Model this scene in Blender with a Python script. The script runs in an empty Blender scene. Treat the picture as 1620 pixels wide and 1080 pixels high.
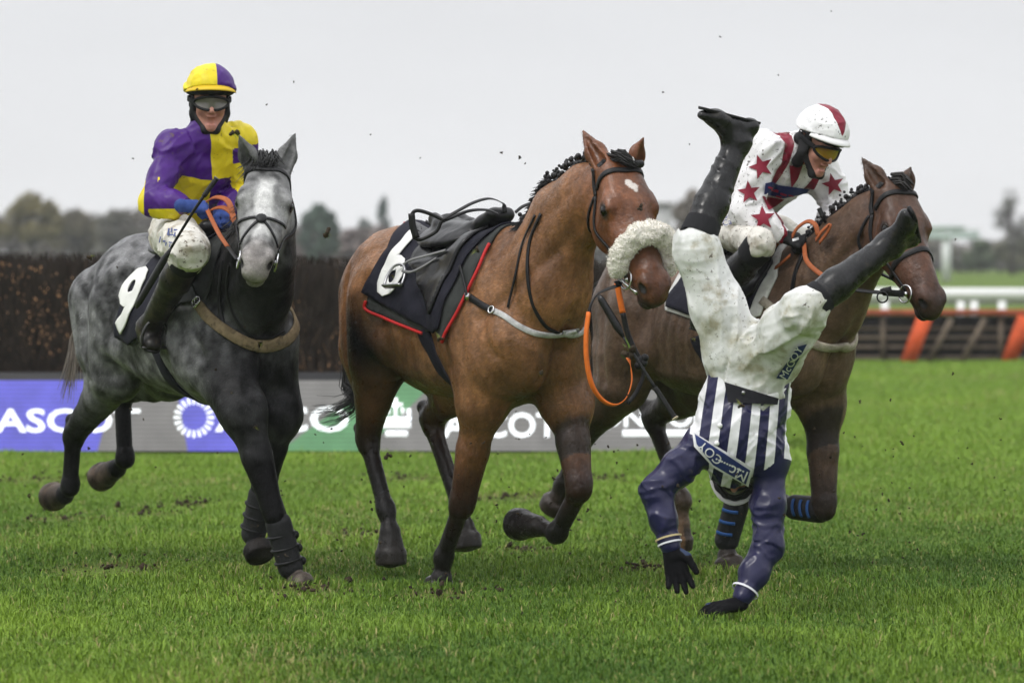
import bpy, math, random
import numpy as np
from mathutils import Vector
random.seed(7); RNG = np.random.default_rng(7)
R = math.radians
C = bpy.context.scene.collection
# ---------------------------------------------------------------- camera, sky, sun, exposure
FPX, CX, HY, CAMZ = 6480.0, 810.0, 420.0, 1.44      # focal length in photo pixels, principal column, horizon row, eye height
cd = bpy.data.cameras.new('camera'); cam = bpy.data.objects.new('camera', cd); C.objects.link(cam)
cam.location = (0, 0, CAMZ); cam.rotation_euler = (R(90), 0, 0)
cd.sensor_width = 36; cd.lens = FPX/1620*36; cd.shift_y = -(540-HY)/1620
cd.clip_start = .1; cd.clip_end = 5000
cd.dof.use_dof = True; cd.dof.focus_distance = 17.7; cd.dof.aperture_fstop = 3.4
bpy.context.scene.camera = cam
SUN_EL, SUN_AZ = R(55), R(232)                      # azimuth clockwise from +Y: behind the camera, to the left
w = bpy.data.worlds.new('World'); bpy.context.scene.world = w; w.use_nodes = True
nt = w.node_tree; nt.nodes.clear()
def N(tree, t, **kw):
    n = tree.nodes.new(t)
    for k, v in kw.items(): setattr(n, k, v)
    return n
sky = N(nt, 'ShaderNodeTexSky', sky_type='NISHITA', sun_disc=False, sun_elevation=SUN_EL, sun_rotation=SUN_AZ, dust_density=6, air_density=1.5)
hs = N(nt, 'ShaderNodeHueSaturation'); hs.inputs['Saturation'].default_value = .12; hs.inputs['Value'].default_value = .6
nt.links.new(sky.outputs[0], hs.inputs['Color'])
tc = N(nt, 'ShaderNodeTexCoord'); sx = N(nt, 'ShaderNodeSeparateXYZ'); nt.links.new(tc.outputs['Generated'], sx.inputs[0])
rm = N(nt, 'ShaderNodeValToRGB'); nt.links.new(sx.outputs['Z'], rm.inputs[0])      # overcast: the zenith is about three times as bright as the horizon
e = rm.color_ramp.elements; e[0].position = 0; e[0].color = (1.04, 1.045, 1.055, 1); e[1].position = 1; e[1].color = (2.15, 2.18, 2.24, 1)
e2 = rm.color_ramp.elements.new(.06); e2.color = (.97, .98, 1.0, 1)
e2 = rm.color_ramp.elements.new(.45); e2.color = (1.45, 1.47, 1.51, 1)
cn = N(nt, 'ShaderNodeTexNoise'); cn.inputs['Scale'].default_value = 5; cn.inputs['Detail'].default_value = 5
cmap = N(nt, 'ShaderNodeMapping'); cmap.inputs['Scale'].default_value = (1, 1, 4); nt.links.new(tc.outputs['Generated'], cmap.inputs[0]); nt.links.new(cmap.outputs[0], cn.inputs['Vector'])
cr = N(nt, 'ShaderNodeMapRange'); cr.inputs[3].default_value = .955; cr.inputs[4].default_value = 1.045; cr.inputs[1].default_value = .3; cr.inputs[2].default_value = .7
nt.links.new(cn.outputs[0], cr.inputs[0])
ml = N(nt, 'ShaderNodeVectorMath', operation='SCALE'); nt.links.new(rm.outputs[0], ml.inputs[0]); nt.links.new(cr.outputs[0], ml.inputs['Scale'])
m10 = N(nt, 'ShaderNodeVectorMath', operation='SCALE'); m10.inputs['Scale'].default_value = 10; nt.links.new(ml.outputs[0], m10.inputs[0])
mx = N(nt, 'ShaderNodeMix', data_type='RGBA'); mx.inputs[0].default_value = .85
nt.links.new(hs.outputs[0], mx.inputs[6]); nt.links.new(m10.outputs[0], mx.inputs[7])
bg = N(nt, 'ShaderNodeBackground'); bg.inputs[1].default_value = .1; nt.links.new(mx.outputs[2], bg.inputs[0])
wo = N(nt, 'ShaderNodeOutputWorld'); nt.links.new(bg.outputs[0], wo.inputs[0])
sl = bpy.data.lights.new('sun', 'SUN'); sl.energy = 1.5; sl.angle = R(16); sl.color = (1, .97, .93)
so = bpy.data.objects.new('sun', sl); C.objects.link(so)
sd = Vector((math.sin(SUN_AZ)*math.cos(SUN_EL), math.cos(SUN_AZ)*math.cos(SUN_EL), math.sin(SUN_EL)))
so.rotation_euler = sd.to_track_quat('Z', 'Y').to_euler(); so.location = (0, 0, 60)
vs = bpy.context.scene.view_settings; vs.view_transform = 'Standard'; vs.look = 'None'; vs.gamma = 1; vs.use_curve_mapping = False; vs.exposure = 0
bpy.context.scene.cycles.max_bounces = 6; bpy.context.scene.cycles.use_denoising = True
bpy.context.scene.cycles.denoiser = 'OPENIMAGEDENOISE'; bpy.context.scene.cycles.denoising_prefilter = 'ACCURATE'; bpy.context.scene.cycles.volume_bounces = 0
bpy.context.scene.render.film_transparent = False
# ---------------------------------------------------------------- helpers
def at(x, y, d): return np.array([(x-CX)/FPX*d, d, CAMZ+(HY-y)/FPX*d])      # the point seen at photo pixel x, y at depth d
def unit(v): v = np.asarray(v, float); return v/(np.linalg.norm(v)+1e-12)
def root(name, label, cat, loc, group=None):
    o = bpy.data.objects.new(name, None); C.objects.link(o); o.location = tuple(loc); o.empty_display_size = .1
    o['label'] = label; o['category'] = cat
    if group: o['group'] = group
    return o
def tag(o, label=None, cat=None, group=None, kind=None):
    for k, v in (('label', label), ('category', cat), ('group', group), ('kind', kind)):
        if v: o[k] = v
    return o
def base_of(p):
    while p.parent: p = p.parent
    return np.array(p.location)
def mesh_obj(name, V, F, m, parent=None, cols=None, smooth=True, attrs=None, loc=None, mats=None, midx=None):
    V = np.asarray(V, np.float32).reshape(-1, 3)
    off = base_of(parent) if parent else (np.array(loc) if loc is not None else np.zeros(3))
    V = V-off.astype(np.float32)
    me = bpy.data.meshes.new(name)
    if isinstance(F, np.ndarray): Fl = F.reshape(-1).astype(np.int32); cnt = np.full(len(F), F.shape[1], np.int32)
    else: Fl = np.array([i for f in F for i in f], np.int32); cnt = np.array([len(f) for f in F], np.int32)
    me.vertices.add(len(V)); me.vertices.foreach_set('co', V.ravel())
    me.loops.add(len(Fl)); me.loops.foreach_set('vertex_index', Fl)
    me.polygons.add(len(cnt)); me.polygons.foreach_set('loop_start', np.concatenate([[0], np.cumsum(cnt)[:-1]]).astype(np.int32))
    me.update(calc_edges=True); me.validate()
    if smooth: me.polygons.foreach_set('use_smooth', np.ones(len(me.polygons), bool))
    if cols is not None:
        a = me.color_attributes.new('Col', 'FLOAT_COLOR', 'POINT')
        c4 = np.ones((len(V), 4), np.float32); c4[:, :3] = cols; a.data.foreach_set('color', c4.ravel())
    for k, v in (attrs or {}).items():
        a = me.attributes.new(k, 'FLOAT', 'POINT'); a.data.foreach_set('value', np.asarray(v, np.float32))
    for mm in (mats or [m]): me.materials.append(mm)
    if midx is not None: me.polygons.foreach_set('material_index', np.asarray(midx, np.int32))
    o = bpy.data.objects.new(name, me); C.objects.link(o)
    if parent: o.parent = parent
    else: o.location = tuple(off)
    return o
class MB:                                            # collects pieces of ONE mesh
    def __init__(s): s.V = []; s.F = []; s.c = []; s.n = 0
    def add(s, V, F, col=None):
        V = np.asarray(V, float); s.V.append(V); s.F += [tuple(int(i)+s.n for i in f) for f in F]; s.n += len(V)
        s.c.append(np.tile(np.array(col if col is not None else (1, 1, 1), float), (len(V), 1)) if np.ndim(col) < 2 else col); return s
    def box(s, c, sz, rz=0, col=None, tilt=0):
        x, y, z = np.array(sz)/2
        V = np.array([(a*x, b*y, d*z) for a in (-1, 1) for b in (-1, 1) for d in (-1, 1)], float)
        if tilt: t = V.copy(); V[:, 0] = t[:, 0]*math.cos(tilt)+t[:, 2]*math.sin(tilt); V[:, 2] = -t[:, 0]*math.sin(tilt)+t[:, 2]*math.cos(tilt)
        if rz: t = V.copy(); V[:, 0] = t[:, 0]*math.cos(rz)-t[:, 1]*math.sin(rz); V[:, 1] = t[:, 0]*math.sin(rz)+t[:, 1]*math.cos(rz)
        return s.add(V+np.array(c), [(0, 1, 3, 2), (4, 6, 7, 5), (0, 4, 5, 1), (2, 3, 7, 6), (0, 2, 6, 4), (1, 5, 7, 3)], col)
    def tube(s, P, r, n=8, col=None, flat=1.0, up=None, closed=False, cap=True):
        P = np.asarray(P, float); m = len(P); r = np.broadcast_to(np.asarray(r, float), (m,))
        T = np.gradient(P, axis=0)
        if closed: T = np.roll(P, -1, 0)-np.roll(P, 1, 0)
        T /= np.linalg.norm(T, axis=1)[:, None]+1e-12
        if up is None:
            u = unit(np.cross(T[0], (0, 0, 1) if abs(T[0][2]) < .9 else (1, 0, 0))); U = [u]
            for i in range(1, m): u = unit(U[-1]-T[i]*np.dot(U[-1], T[i])); U.append(u)
            U = np.array(U)
        else:
            U = np.asarray(up, float); U = U-T*(U*T).sum(1)[:, None]; U /= np.linalg.norm(U, axis=1)[:, None]+1e-12
        W = np.cross(T, U); A = np.arange(n)*2*math.pi/n
        V = P[:, None]+r[:, None, None]*(np.cos(A)[None, :, None]*U[:, None]*flat+np.sin(A)[None, :, None]*W[:, None])
        F = []
        for i in range(m if closed else m-1):
            for j in range(n):
                a, b = i*n+j, i*n+(j+1) % n; i2 = (i+1) % m
                F.append((a, b, i2*n+(j+1) % n, i2*n+j))
        if cap and not closed: F += [tuple(range(n))[::-1], tuple((m-1)*n+j for j in range(n))]
        return s.add(V.reshape(-1, 3), F, col)
    def strip(s, P, Nn, wd, th, col=None, closed=False):          # a strap: rectangular section, flat against the surface normal Nn
        P = np.asarray(P, float); Nn = np.asarray(Nn, float); m = len(P)
        T = np.roll(P, -1, 0)-np.roll(P, 1, 0) if closed else np.gradient(P, axis=0)
        T /= np.linalg.norm(T, axis=1)[:, None]+1e-12
        B = np.cross(T, Nn); B /= np.linalg.norm(B, axis=1)[:, None]+1e-12
        wd = np.broadcast_to(np.asarray(wd, float), (m,))[:, None]
        k = [(-.5, -.5), (-.5, .2), (-.4, .5), (.4, .5), (.5, .2), (.5, -.5)]; q = len(k)
        V = np.stack([P+B*wd*a+Nn*th*b for a, b in k], 1).reshape(-1, 3); F = []
        for i in range(m if closed else m-1):
            for j in range(q):
                i2 = (i+1) % m; F.append((i*q+j, i*q+(j+1) % q, i2*q+(j+1) % q, i2*q+j))
        if not closed: F += [tuple(range(q))[::-1], tuple((m-1)*q+j for j in range(q))]
        return s.add(V, F, col)
    def ball(s, c, r, col=None, n=10, fr=None, q=None):
        q = q or n//2+1; V = []; F = []
        fr = np.eye(3) if fr is None else np.asarray(fr, float); r = np.broadcast_to(np.asarray(r, float), (3,))
        for i in range(q+1):
            t = math.pi*i/q
            for j in range(n): p = 2*math.pi*j/n; V.append((math.sin(t)*math.cos(p)*r[0], math.sin(t)*math.sin(p)*r[1], math.cos(t)*r[2]))
        for i in range(q):
            for j in range(n): F.append((i*n+j, (i+1)*n+j, (i+1)*n+(j+1) % n, i*n+(j+1) % n))
        return s.add(np.array(V)@fr+np.array(c), F, col)
    def torus(s, c, r, tr, nrm, n=24, m=8, col=None, sq=1.0, ax=None):
        nrm = unit(nrm); u = unit(np.cross(nrm, ax if ax is not None else ((0, 0, 1) if abs(nrm[2]) < .9 else (1, 0, 0)))); v = np.cross(nrm, u)
        A = np.arange(n)*2*math.pi/n
        return s.tube(np.array(c)+r*(np.cos(A)[:, None]*u+sq*np.sin(A)[:, None]*v), tr, m, col, closed=True)
    def build(s, name, m, parent=None, smooth=True, loc=None):
        return mesh_obj(name, np.concatenate(s.V), s.F, m, parent, np.concatenate(s.c), smooth, loc=loc)
def spline(P, n=40, closed=False):                   # Catmull-Rom through the points
    P = np.asarray(P, float); m = len(P)
    Q = np.concatenate([P[-1:], P, P[:2]]) if closed else np.concatenate([[2*P[0]-P[1]], P, [2*P[-1]-P[-2]]])
    t = np.linspace(0, m if closed else m-1, n, endpoint=not closed); i = np.minimum(t.astype(int), (m if closed else m-1)-1); f = (t-i)[:, None]
    a, b, c, d = Q[i], Q[i+1], Q[i+2], Q[i+3]
    return .5*(2*b+(c-a)*f+(2*a-5*b+4*c-d)*f**2+(3*b-a-3*c+d)*f**3)
# ---- value noise
_PT = RNG.random(4096).astype(np.float32)
def vnoise(P, sc=1.0, seed=0):
    P = np.asarray(P, np.float32)*sc; i = np.floor(P).astype(np.int64); f = P-i; f = f*f*(3-2*f); r = 0
    for dx in (0, 1):
        for dy in (0, 1):
            for dz in (0, 1):
                hsh = ((i[..., 0]+dx)*73856093 ^ (i[..., 1]+dy)*19349663 ^ (i[..., 2]+dz)*83492791 ^ seed*2654435) & 4095
                wgt = (f[..., 0] if dx else 1-f[..., 0])*(f[..., 1] if dy else 1-f[..., 1])*(f[..., 2] if dz else 1-f[..., 2])
                r = r+wgt*_PT[hsh]
    return r
def folds(amp, sc, st=(1, 1, 1), seed=0, fine=.35):
    st = np.array(st, np.float32)
    def f(P):
        n = vnoise(P*st, sc, seed); n2 = vnoise(P*st+n[..., None]*.06, sc*2.3, seed+1)
        return amp*((1-np.abs(2*n-1))**3-.3)+amp*fine*((1-np.abs(2*n2-1))**3-.3)
    return f
def axis_folds(segs, amp, sc, along=.2, twist=.5, seed=0):     # long drawn folds running down a limb
    def f(P):
        out = np.zeros(P.shape[:-1], np.float32); best = np.full(P.shape[:-1], 9, np.float32)
        for i, (a, b) in enumerate(segs):
            a = np.asarray(a, np.float32); u = np.asarray(b, np.float32)-a; L = float(np.sqrt(u@u)); u = u/L; v = P-a; x = v@u; r = np.linalg.norm(v-np.clip(x, 0, L)[..., None]*u, axis=-1); s_ = np.cross(u, np.array([0, 1, 0], np.float32))
            Q = v-u*(x*(1-along))[..., None]+s_*(x*twist*along)[..., None]; Q = Q+.03*vnoise(P, 9, seed+9)[..., None]; n = vnoise(Q, sc, seed+i); n2 = vnoise(Q, sc*2.1, seed+i+4); k = ((1-np.abs(2*n-1))**2.5-.25+.35*((1-np.abs(2*n2-1))**2.5-.25))*(.4+1.2*vnoise(P, 5, seed+7)); m = r < best; out = np.where(m, amp*k, out); best = np.where(m, r, best)
        return out
    return f
# ---- smooth-blended bodies: tapered limbs and ellipsoids joined into one continuous surface
class Body:
    def __init__(s, k=.03): s.p = []; s.k = k; s.disp = None
    def limb(s, a, b, ra, rb, col=None, k=None, n=None, sq=1.0, op=1):
        a = np.array(a, np.float32); b = np.array(b, np.float32); M = None; rm = max(ra, rb)
        if n is not None and sq != 1:
            n = unit(n); M = (np.eye(3)+(1/sq-1)*np.outer(n, n)).astype(np.float32)
        s.p.append(dict(t=0, a=a, b=b, ra=ra, rb=rb, M=M, g=min(1., sq), lo=np.minimum(a, b)-rm*max(1, sq), hi=np.maximum(a, b)+rm*max(1, sq), col=col, k=s.k if k is None else k, op=op)); return s
    def chain(s, P, rr, col=None, k=None, n=None, sq=1.0):
        for i in range(len(P)-1): s.limb(P[i], P[i+1], rr[i], rr[i+1], col, k, n, sq)
        return s
    def ell(s, c, r, fr=None, col=None, k=None, op=1):
        c = np.array(c, np.float32); fr = np.eye(3) if fr is None else np.asarray(fr, float); r = np.array(r, np.float32)
        s.p.append(dict(t=1, a=c, r=r, M=fr.astype(np.float32), lo=c-r.max(), hi=c+r.max(), col=col, k=s.k if k is None else k, op=op)); return s
    def frus(s, a, b, ra, rb, col=None, k=None, op=1, rd=0):          # flat-ended cone
        a = np.array(a, np.float32); b = np.array(b, np.float32); rm = max(ra, rb)
        s.p.append(dict(t=2, a=a, b=b, ra=ra, rb=rb, rd=rd, lo=np.minimum(a, b)-rm-rd, hi=np.maximum(a, b)+rm+rd, col=col, k=s.k if k is None else k, op=op)); return s
    def _d(s, q, P):
        if q['t'] == 0:
            pa = P-q['a']; ba = q['b']-q['a']
            if q['M'] is not None: pa = pa@q['M'].T; ba = q['M']@ba
            t = np.clip(pa@ba/max(float(ba@ba), 1e-9), 0, 1).astype(np.float32)
            v = pa-t[..., None]*ba
            return (np.sqrt(np.einsum('...i,...i', v, v))-(q['ra']+(q['rb']-q['ra'])*t))*q['g']
        if q['t'] == 1:
            v = (P-q['a'])@q['M'].T; k0 = np.sqrt(((v/q['r'])**2).sum(-1))+1e-6; k1 = np.sqrt(((v/q['r']**2)**2).sum(-1))+1e-6
            return k0*(k0-1)/k1
        pa = P-q['a']; ba = q['b']-q['a']; L = float(np.sqrt(ba@ba)); u = ba/L; x = pa@u; v = pa-x[..., None]*u
        r = np.sqrt(np.einsum('...i,...i', v, v)); t = np.clip(x/L, 0, 1); dr = r-(q['ra']+(q['rb']-q['ra'])*t); dx = np.maximum(-x, x-L)
        return np.minimum(np.maximum(dr, dx), 0)+np.sqrt(np.maximum(dr, 0)**2+np.maximum(dx, 0)**2)-q['rd']
    def _mix(s, d, q, d2):
        k = q['k']
        if q['op'] > 0:
            h = np.clip(.5+.5*(d-d2)/k, 0, 1); return d+(d2-d)*h-k*h*(1-h)
        d2 = -d2; h = np.clip(.5-.5*(d-d2)/k, 0, 1); return d+(d2-d)*h+k*h*(1-h)
    def ev(s, P, disp=True):
        P = np.asarray(P, np.float32); d = np.full(P.shape[:-1], 10, np.float32)
        if P.size == 0: return d
        pl, ph = P.reshape(-1, 3).min(0), P.reshape(-1, 3).max(0)
        for q in s.p:
            if (np.maximum(np.maximum(q['lo']-ph, pl-q['hi']), 0)**2).sum() < .12: d = s._mix(d, q, s._d(q, P))
        if disp and s.disp: d = d-s.disp(P)
        return d
    def grad(s, P):
        e = .004; return np.stack([s.ev(P+np.eye(3, dtype=np.float32)[i]*e, False)-s.ev(P-np.eye(3, dtype=np.float32)[i]*e, False) for i in range(3)], -1)
    def conform(s, P, off=0., it=6):
        P = np.array(P, np.float32)
        for _ in range(it):
            d = s.ev(P, False); g = s.grad(P); P = P-(g/(np.linalg.norm(g, axis=-1, keepdims=True)+1e-9))*((d-off)*.9)[..., None]
        g = s.grad(P); return P, g/(np.linalg.norm(g, axis=-1, keepdims=True)+1e-9)
    def cast(s, P, D, off=0., n=60, back=.3):         # march points P along direction D onto the surface; rays that pass it settle on its nearest rim
        D = np.asarray(D, np.float32); D = D/np.linalg.norm(D, axis=-1, keepdims=True); P0 = np.array(P, np.float32)-D*back; P = P0.copy(); act = np.arange(len(P)); best = np.full(len(P), 9, np.float32); bp = P.copy()
        for _ in range(n):
            d = s.ev(P[act], False)-off; m = d < best[act]; best[act[m]] = d[m]; bp[act[m]] = P[act[m]]
            go = (np.abs(d) > 6e-4) & ((P[act]-P0[act])*D[act]).sum(1).__lt__(back*2+1.2); act = act[go]
            if not len(act): break
            P[act] += D[act]*(np.clip(d[go], -.05, .2)*.85)[:, None]
        miss = np.abs(s.ev(P, False)-off) > .008
        if miss.any(): P[miss] = s.conform(bp[miss], off, 8)[0]
        g = s.grad(P); return P, g/(np.linalg.norm(g, axis=-1, keepdims=True)+1e-9)
    def mesh(s, h=.01, clipf=None):
        B = 8; lo = np.min([q['lo'] for q in s.p if q['op'] > 0], 0)-4*h-.01; hi = np.max([q['hi'] for q in s.p if q['op'] > 0], 0)+4*h+.01
        nb = np.ceil((hi-lo)/(h*B)).astype(int)+1; n = nb*B
        bi = np.stack(np.meshgrid(*[np.arange(k) for k in nb], indexing='ij'), -1).reshape(-1, 3)
        bc = (lo+(bi+.5)*B*h).astype(np.float32); dc = s.ev(bc); rad = B*h*.87
        act = np.abs(dc) < rad+.03; bi = bi[act]; bc = bc[act]
        g = np.stack(np.meshgrid(*[np.arange(B)]*3, indexing='ij'), -1).reshape(-1, 3)
        P = (lo+(bi[:, None]*B+g[None])*h).astype(np.float32); d = np.full(P.shape[:2], 10, np.float32)
        for q in s.p:
            far = np.sqrt((np.maximum(np.maximum(q['lo']-bc, bc-q['hi']), 0)**2).sum(1)); m = np.where(far < rad+q['k']+.02)[0]
            if len(m): d[m] = s._mix(d[m], q, s._d(q, P[m]))
        if s.disp: d = d-s.disp(P)
        if clipf is not None: d = np.maximum(d, clipf(P))
        G = np.repeat(np.repeat(np.repeat(np.full(nb, 1., np.float32), B, 0), B, 1), B, 2)
        cs = np.ones(nb, np.float32); full = np.sign(dc).reshape(nb); G *= np.repeat(np.repeat(np.repeat(full, B, 0), B, 1), B, 2)
        I = bi[:, None]*B+g[None]; G[I[..., 0], I[..., 1], I[..., 2]] = d
        ins = G < 0; cnt = np.zeros(np.array(G.shape)-1, np.int8)
        for x in (0, 1):
            for y in (0, 1):
                for z in (0, 1): cnt += ins[x:ins.shape[0]-1+x, y:ins.shape[1]-1+y, z:ins.shape[2]-1+z]
        cell = np.stack(np.where((cnt > 0) & (cnt < 8)), -1); idx = np.full(cnt.shape, -1, np.int32); idx[cell[:, 0], cell[:, 1], cell[:, 2]] = np.arange(len(cell))
        cor = np.array([(x, y, z) for x in (0, 1) for y in (0, 1) for z in (0, 1)]); cv = np.stack([G[cell[:, 0]+x, cell[:, 1]+y, cell[:, 2]+z] for x, y, z in cor], 1)
        acc = np.zeros((len(cell), 3)); num = np.zeros(len(cell))
        for i in range(8):
            for j in range(i+1, 8):
                if np.abs(cor[i]-cor[j]).sum() != 1: continue
                m = (cv[:, i] < 0) != (cv[:, j] < 0); t = cv[m, i]/(cv[m, i]-cv[m, j]); acc[m] += cor[i]+t[:, None]*(cor[j]-cor[i]); num[m] += 1
        V = lo+(cell+acc/num[:, None])*h; Fs = []
        for ax in range(3):
            o = np.eye(3, dtype=int)[ax]; u, v = [k for k in range(3) if k != ax]
            if ax == 1: u, v = v, u
            a = ins[:ins.shape[0]-o[0], :ins.shape[1]-o[1], :ins.shape[2]-o[2]]; b = ins[o[0]:, o[1]:, o[2]:]
            e = np.stack(np.where(a != b), -1); e = e[(e[:, u] > 0) & (e[:, v] > 0)]
            eu, ev_ = np.eye(3, dtype=int)[u], np.eye(3, dtype=int)[v]
            ix = lambda c: idx[c[:, 0], c[:, 1], c[:, 2]]
            qd = np.stack([ix(e-eu-ev_), ix(e-ev_), ix(e), ix(e-eu)], 1); fl = ~a[e[:, 0], e[:, 1], e[:, 2]]
            qd[fl] = qd[fl][:, ::-1]; Fs.append(qd)
        F = np.concatenate(Fs); F = F[(F >= 0).all(1)]
        return V.astype(np.float32), F
    def colors(s, V, soft=.02):
        V = np.asarray(V, np.float32); out = np.zeros((len(V), 3)); wt = np.zeros(len(V))
        cs = [q for q in s.p if q['col'] is not None]; D = np.stack([s._d(q, V) for q in cs], 1); D = D-D.min(1)[:, None]; Wt = np.exp(-D/soft)
        return (Wt@np.array([q['col'] for q in cs]))/Wt.sum(1)[:, None]
    def build(s, name, m, parent, h=.01, cols=None, attrs=None, soft=.02, clipf=None):
        V, F = s.mesh(h, clipf); s.V, s.F = V, F; c = cols(V) if callable(cols) else (s.colors(V, soft) if cols is None else np.tile(cols, (len(V), 1))); s.c = c
        return mesh_obj(name, V, F, m, parent, c, True, {k: f(V) for k, f in (attrs or {}).items()})
# ---- materials
def mat(name, col=None, rough=.5, attr='Col', var=.0, vscale=8, bump=0, bscale=60, bdist=.01, spec=.22, metal=0, emit=0, sheen=0, mud=None, coat=0, stretch=None, rvar=0, detail=4, streak=None, trans=0):
    m = bpy.data.materials.new(name); m.use_nodes = True; t = m.node_tree; p = t.nodes['Principled BSDF']; L = t.links.new
    tcn = N(t, 'ShaderNodeTexCoord'); co = tcn.outputs['Object']
    if stretch: mp = N(t, 'ShaderNodeMapping'); mp.inputs['Scale'].default_value = stretch; L(co, mp.inputs[0]); co = mp.outputs[0]
    if col is None: a = N(t, 'ShaderNodeAttribute', attribute_name=attr); c = a.outputs['Color']
    else: q = N(t, 'ShaderNodeRGB'); q.outputs[0].default_value = (*col, 1); c = q.outputs[0]
    if var:
        n = N(t, 'ShaderNodeTexNoise'); n.inputs['Scale'].default_value = vscale; n.inputs['Detail'].default_value = detail; n.inputs['Roughness'].default_value = .6; L(co, n.inputs['Vector'])
        r = N(t, 'ShaderNodeMapRange'); r.inputs[1].default_value = .3; r.inputs[2].default_value = .7; r.inputs[3].default_value = 1-var; r.inputs[4].default_value = 1+var; L(n.outputs[0], r.inputs[0])
        s_ = N(t, 'ShaderNodeVectorMath', operation='SCALE'); L(c, s_.inputs[0]); L(r.outputs[0], s_.inputs['Scale']); c = s_.outputs[0]
    for (msc, thr, soft, mcol, amt) in (mud or []):
        n = N(t, 'ShaderNodeTexNoise'); n.inputs['Scale'].default_value = msc; n.inputs['Detail'].default_value = 5; n.inputs['Roughness'].default_value = .65; L(tcn.outputs['Object'], n.inputs['Vector'])
        r = N(t, 'ShaderNodeMapRange'); r.inputs[1].default_value = thr; r.inputs[2].default_value = thr+soft; r.inputs[4].default_value = amt; L(n.outputs[0], r.inputs[0])
        if msc > 20: r = gate(t, tcn, r, msc)
        x = N(t, 'ShaderNodeMix', data_type='RGBA'); L(r.outputs[0], x.inputs[0]); L(c, x.inputs[6]); x.inputs[7].default_value = (*mcol, 1); c = x.outputs[2]
    L(c, p.inputs['Base Color'])
    p.inputs['Roughness'].default_value = rough; p.inputs['Metallic'].default_value = metal; p.inputs['Specular IOR Level'].default_value = spec
    if rvar:
        n = N(t, 'ShaderNodeTexNoise'); n.inputs['Scale'].default_value = vscale*1.7; L(co, n.inputs['Vector']); r = N(t, 'ShaderNodeMapRange'); r.inputs[1].default_value = .3; r.inputs[2].default_value = .7
        r.inputs[3].default_value = max(.05, rough-rvar); r.inputs[4].default_value = min(1, rough+rvar); L(n.outputs[0], r.inputs[0]); L(r.outputs[0], p.inputs['Roughness'])
    if sheen: p.inputs['Sheen Weight'].default_value = sheen; p.inputs['Sheen Roughness'].default_value = .4
    if coat: p.inputs['Coat Weight'].default_value = coat; p.inputs['Coat Roughness'].default_value = .15
    if emit: L(c, p.inputs['Emission Color']); p.inputs['Emission Strength'].default_value = emit
    if trans: p.inputs['Transmission Weight'].default_value = trans
    if bump:
        n = N(t, 'ShaderNodeTexNoise'); n.inputs['Scale'].default_value = bscale; n.inputs['Detail'].default_value = 6; L(co, n.inputs['Vector'])
        b = N(t, 'ShaderNodeBump'); b.inputs['Strength'].default_value = bump; b.inputs['Distance'].default_value = bdist; L(n.outputs[0], b.inputs['Height']); L(b.outputs[0], p.inputs['Normal'])
    return m
def gate(t, tcn, r, msc):                              # splashes come in drifts
    n = N(t, 'ShaderNodeTexNoise'); n.inputs['Scale'].default_value = 3.2+msc*.013; n.inputs['Detail'].default_value = 2; t.links.new(tcn.outputs['Object'], n.inputs['Vector']); q = N(t, 'ShaderNodeMapRange'); q.inputs[1].default_value = .44; q.inputs[2].default_value = .62; t.links.new(n.outputs[0], q.inputs[0])
    m = N(t, 'ShaderNodeMath', operation='MULTIPLY'); t.links.new(q.outputs[0], m.inputs[0]); t.links.new(r.outputs[0], m.inputs[1]); return m
def crease(m, sc=13, strength=.9, dist=.022, st=(1, 1, .6)):   # sharp wrinkles in thin cloth
    t = m.node_tree; L = t.links.new; p = t.nodes['Principled BSDF']; tcn = N(t, 'ShaderNodeTexCoord'); mp = N(t, 'ShaderNodeMapping'); mp.inputs['Scale'].default_value = st; mp.inputs['Rotation'].default_value = (.4, .5, .3); L(tcn.outputs['Object'], mp.inputs[0])
    n = N(t, 'ShaderNodeTexNoise', noise_type='RIDGED_MULTIFRACTAL'); n.inputs['Scale'].default_value = sc; n.inputs['Detail'].default_value = 3; n.inputs['Roughness'].default_value = .5; n.inputs['Distortion'].default_value = .6; L(mp.outputs[0], n.inputs['Vector'])
    b = N(t, 'ShaderNodeBump'); b.inputs['Strength'].default_value = strength; b.inputs['Distance'].default_value = dist; L(n.outputs[0], b.inputs['Height'])
    if p.inputs['Normal'].links: L(p.inputs['Normal'].links[0].from_socket, b.inputs['Normal'])
    L(b.outputs[0], p.inputs['Normal']); return m
def text_mesh(s, size=1.0, bold=0.0, res=3):         # flat lettering as vertices and faces, origin at its centre
    cu = bpy.data.curves.new('lettering', 'FONT'); cu.body = s; cu.size = size; cu.align_x = 'CENTER'; cu.align_y = 'CENTER'; cu.offset = bold; cu.resolution_u = res; cu.fill_mode = 'FRONT'
    o = bpy.data.objects.new('lettering', cu); C.objects.link(o); dg = bpy.context.evaluated_depsgraph_get(); me = o.evaluated_get(dg).to_mesh()
    V = np.array([v.co[:] for v in me.vertices]); F = [tuple(f.vertices) for f in me.polygons]
    bpy.data.objects.remove(o); bpy.data.curves.remove(cu); return V, F
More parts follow.
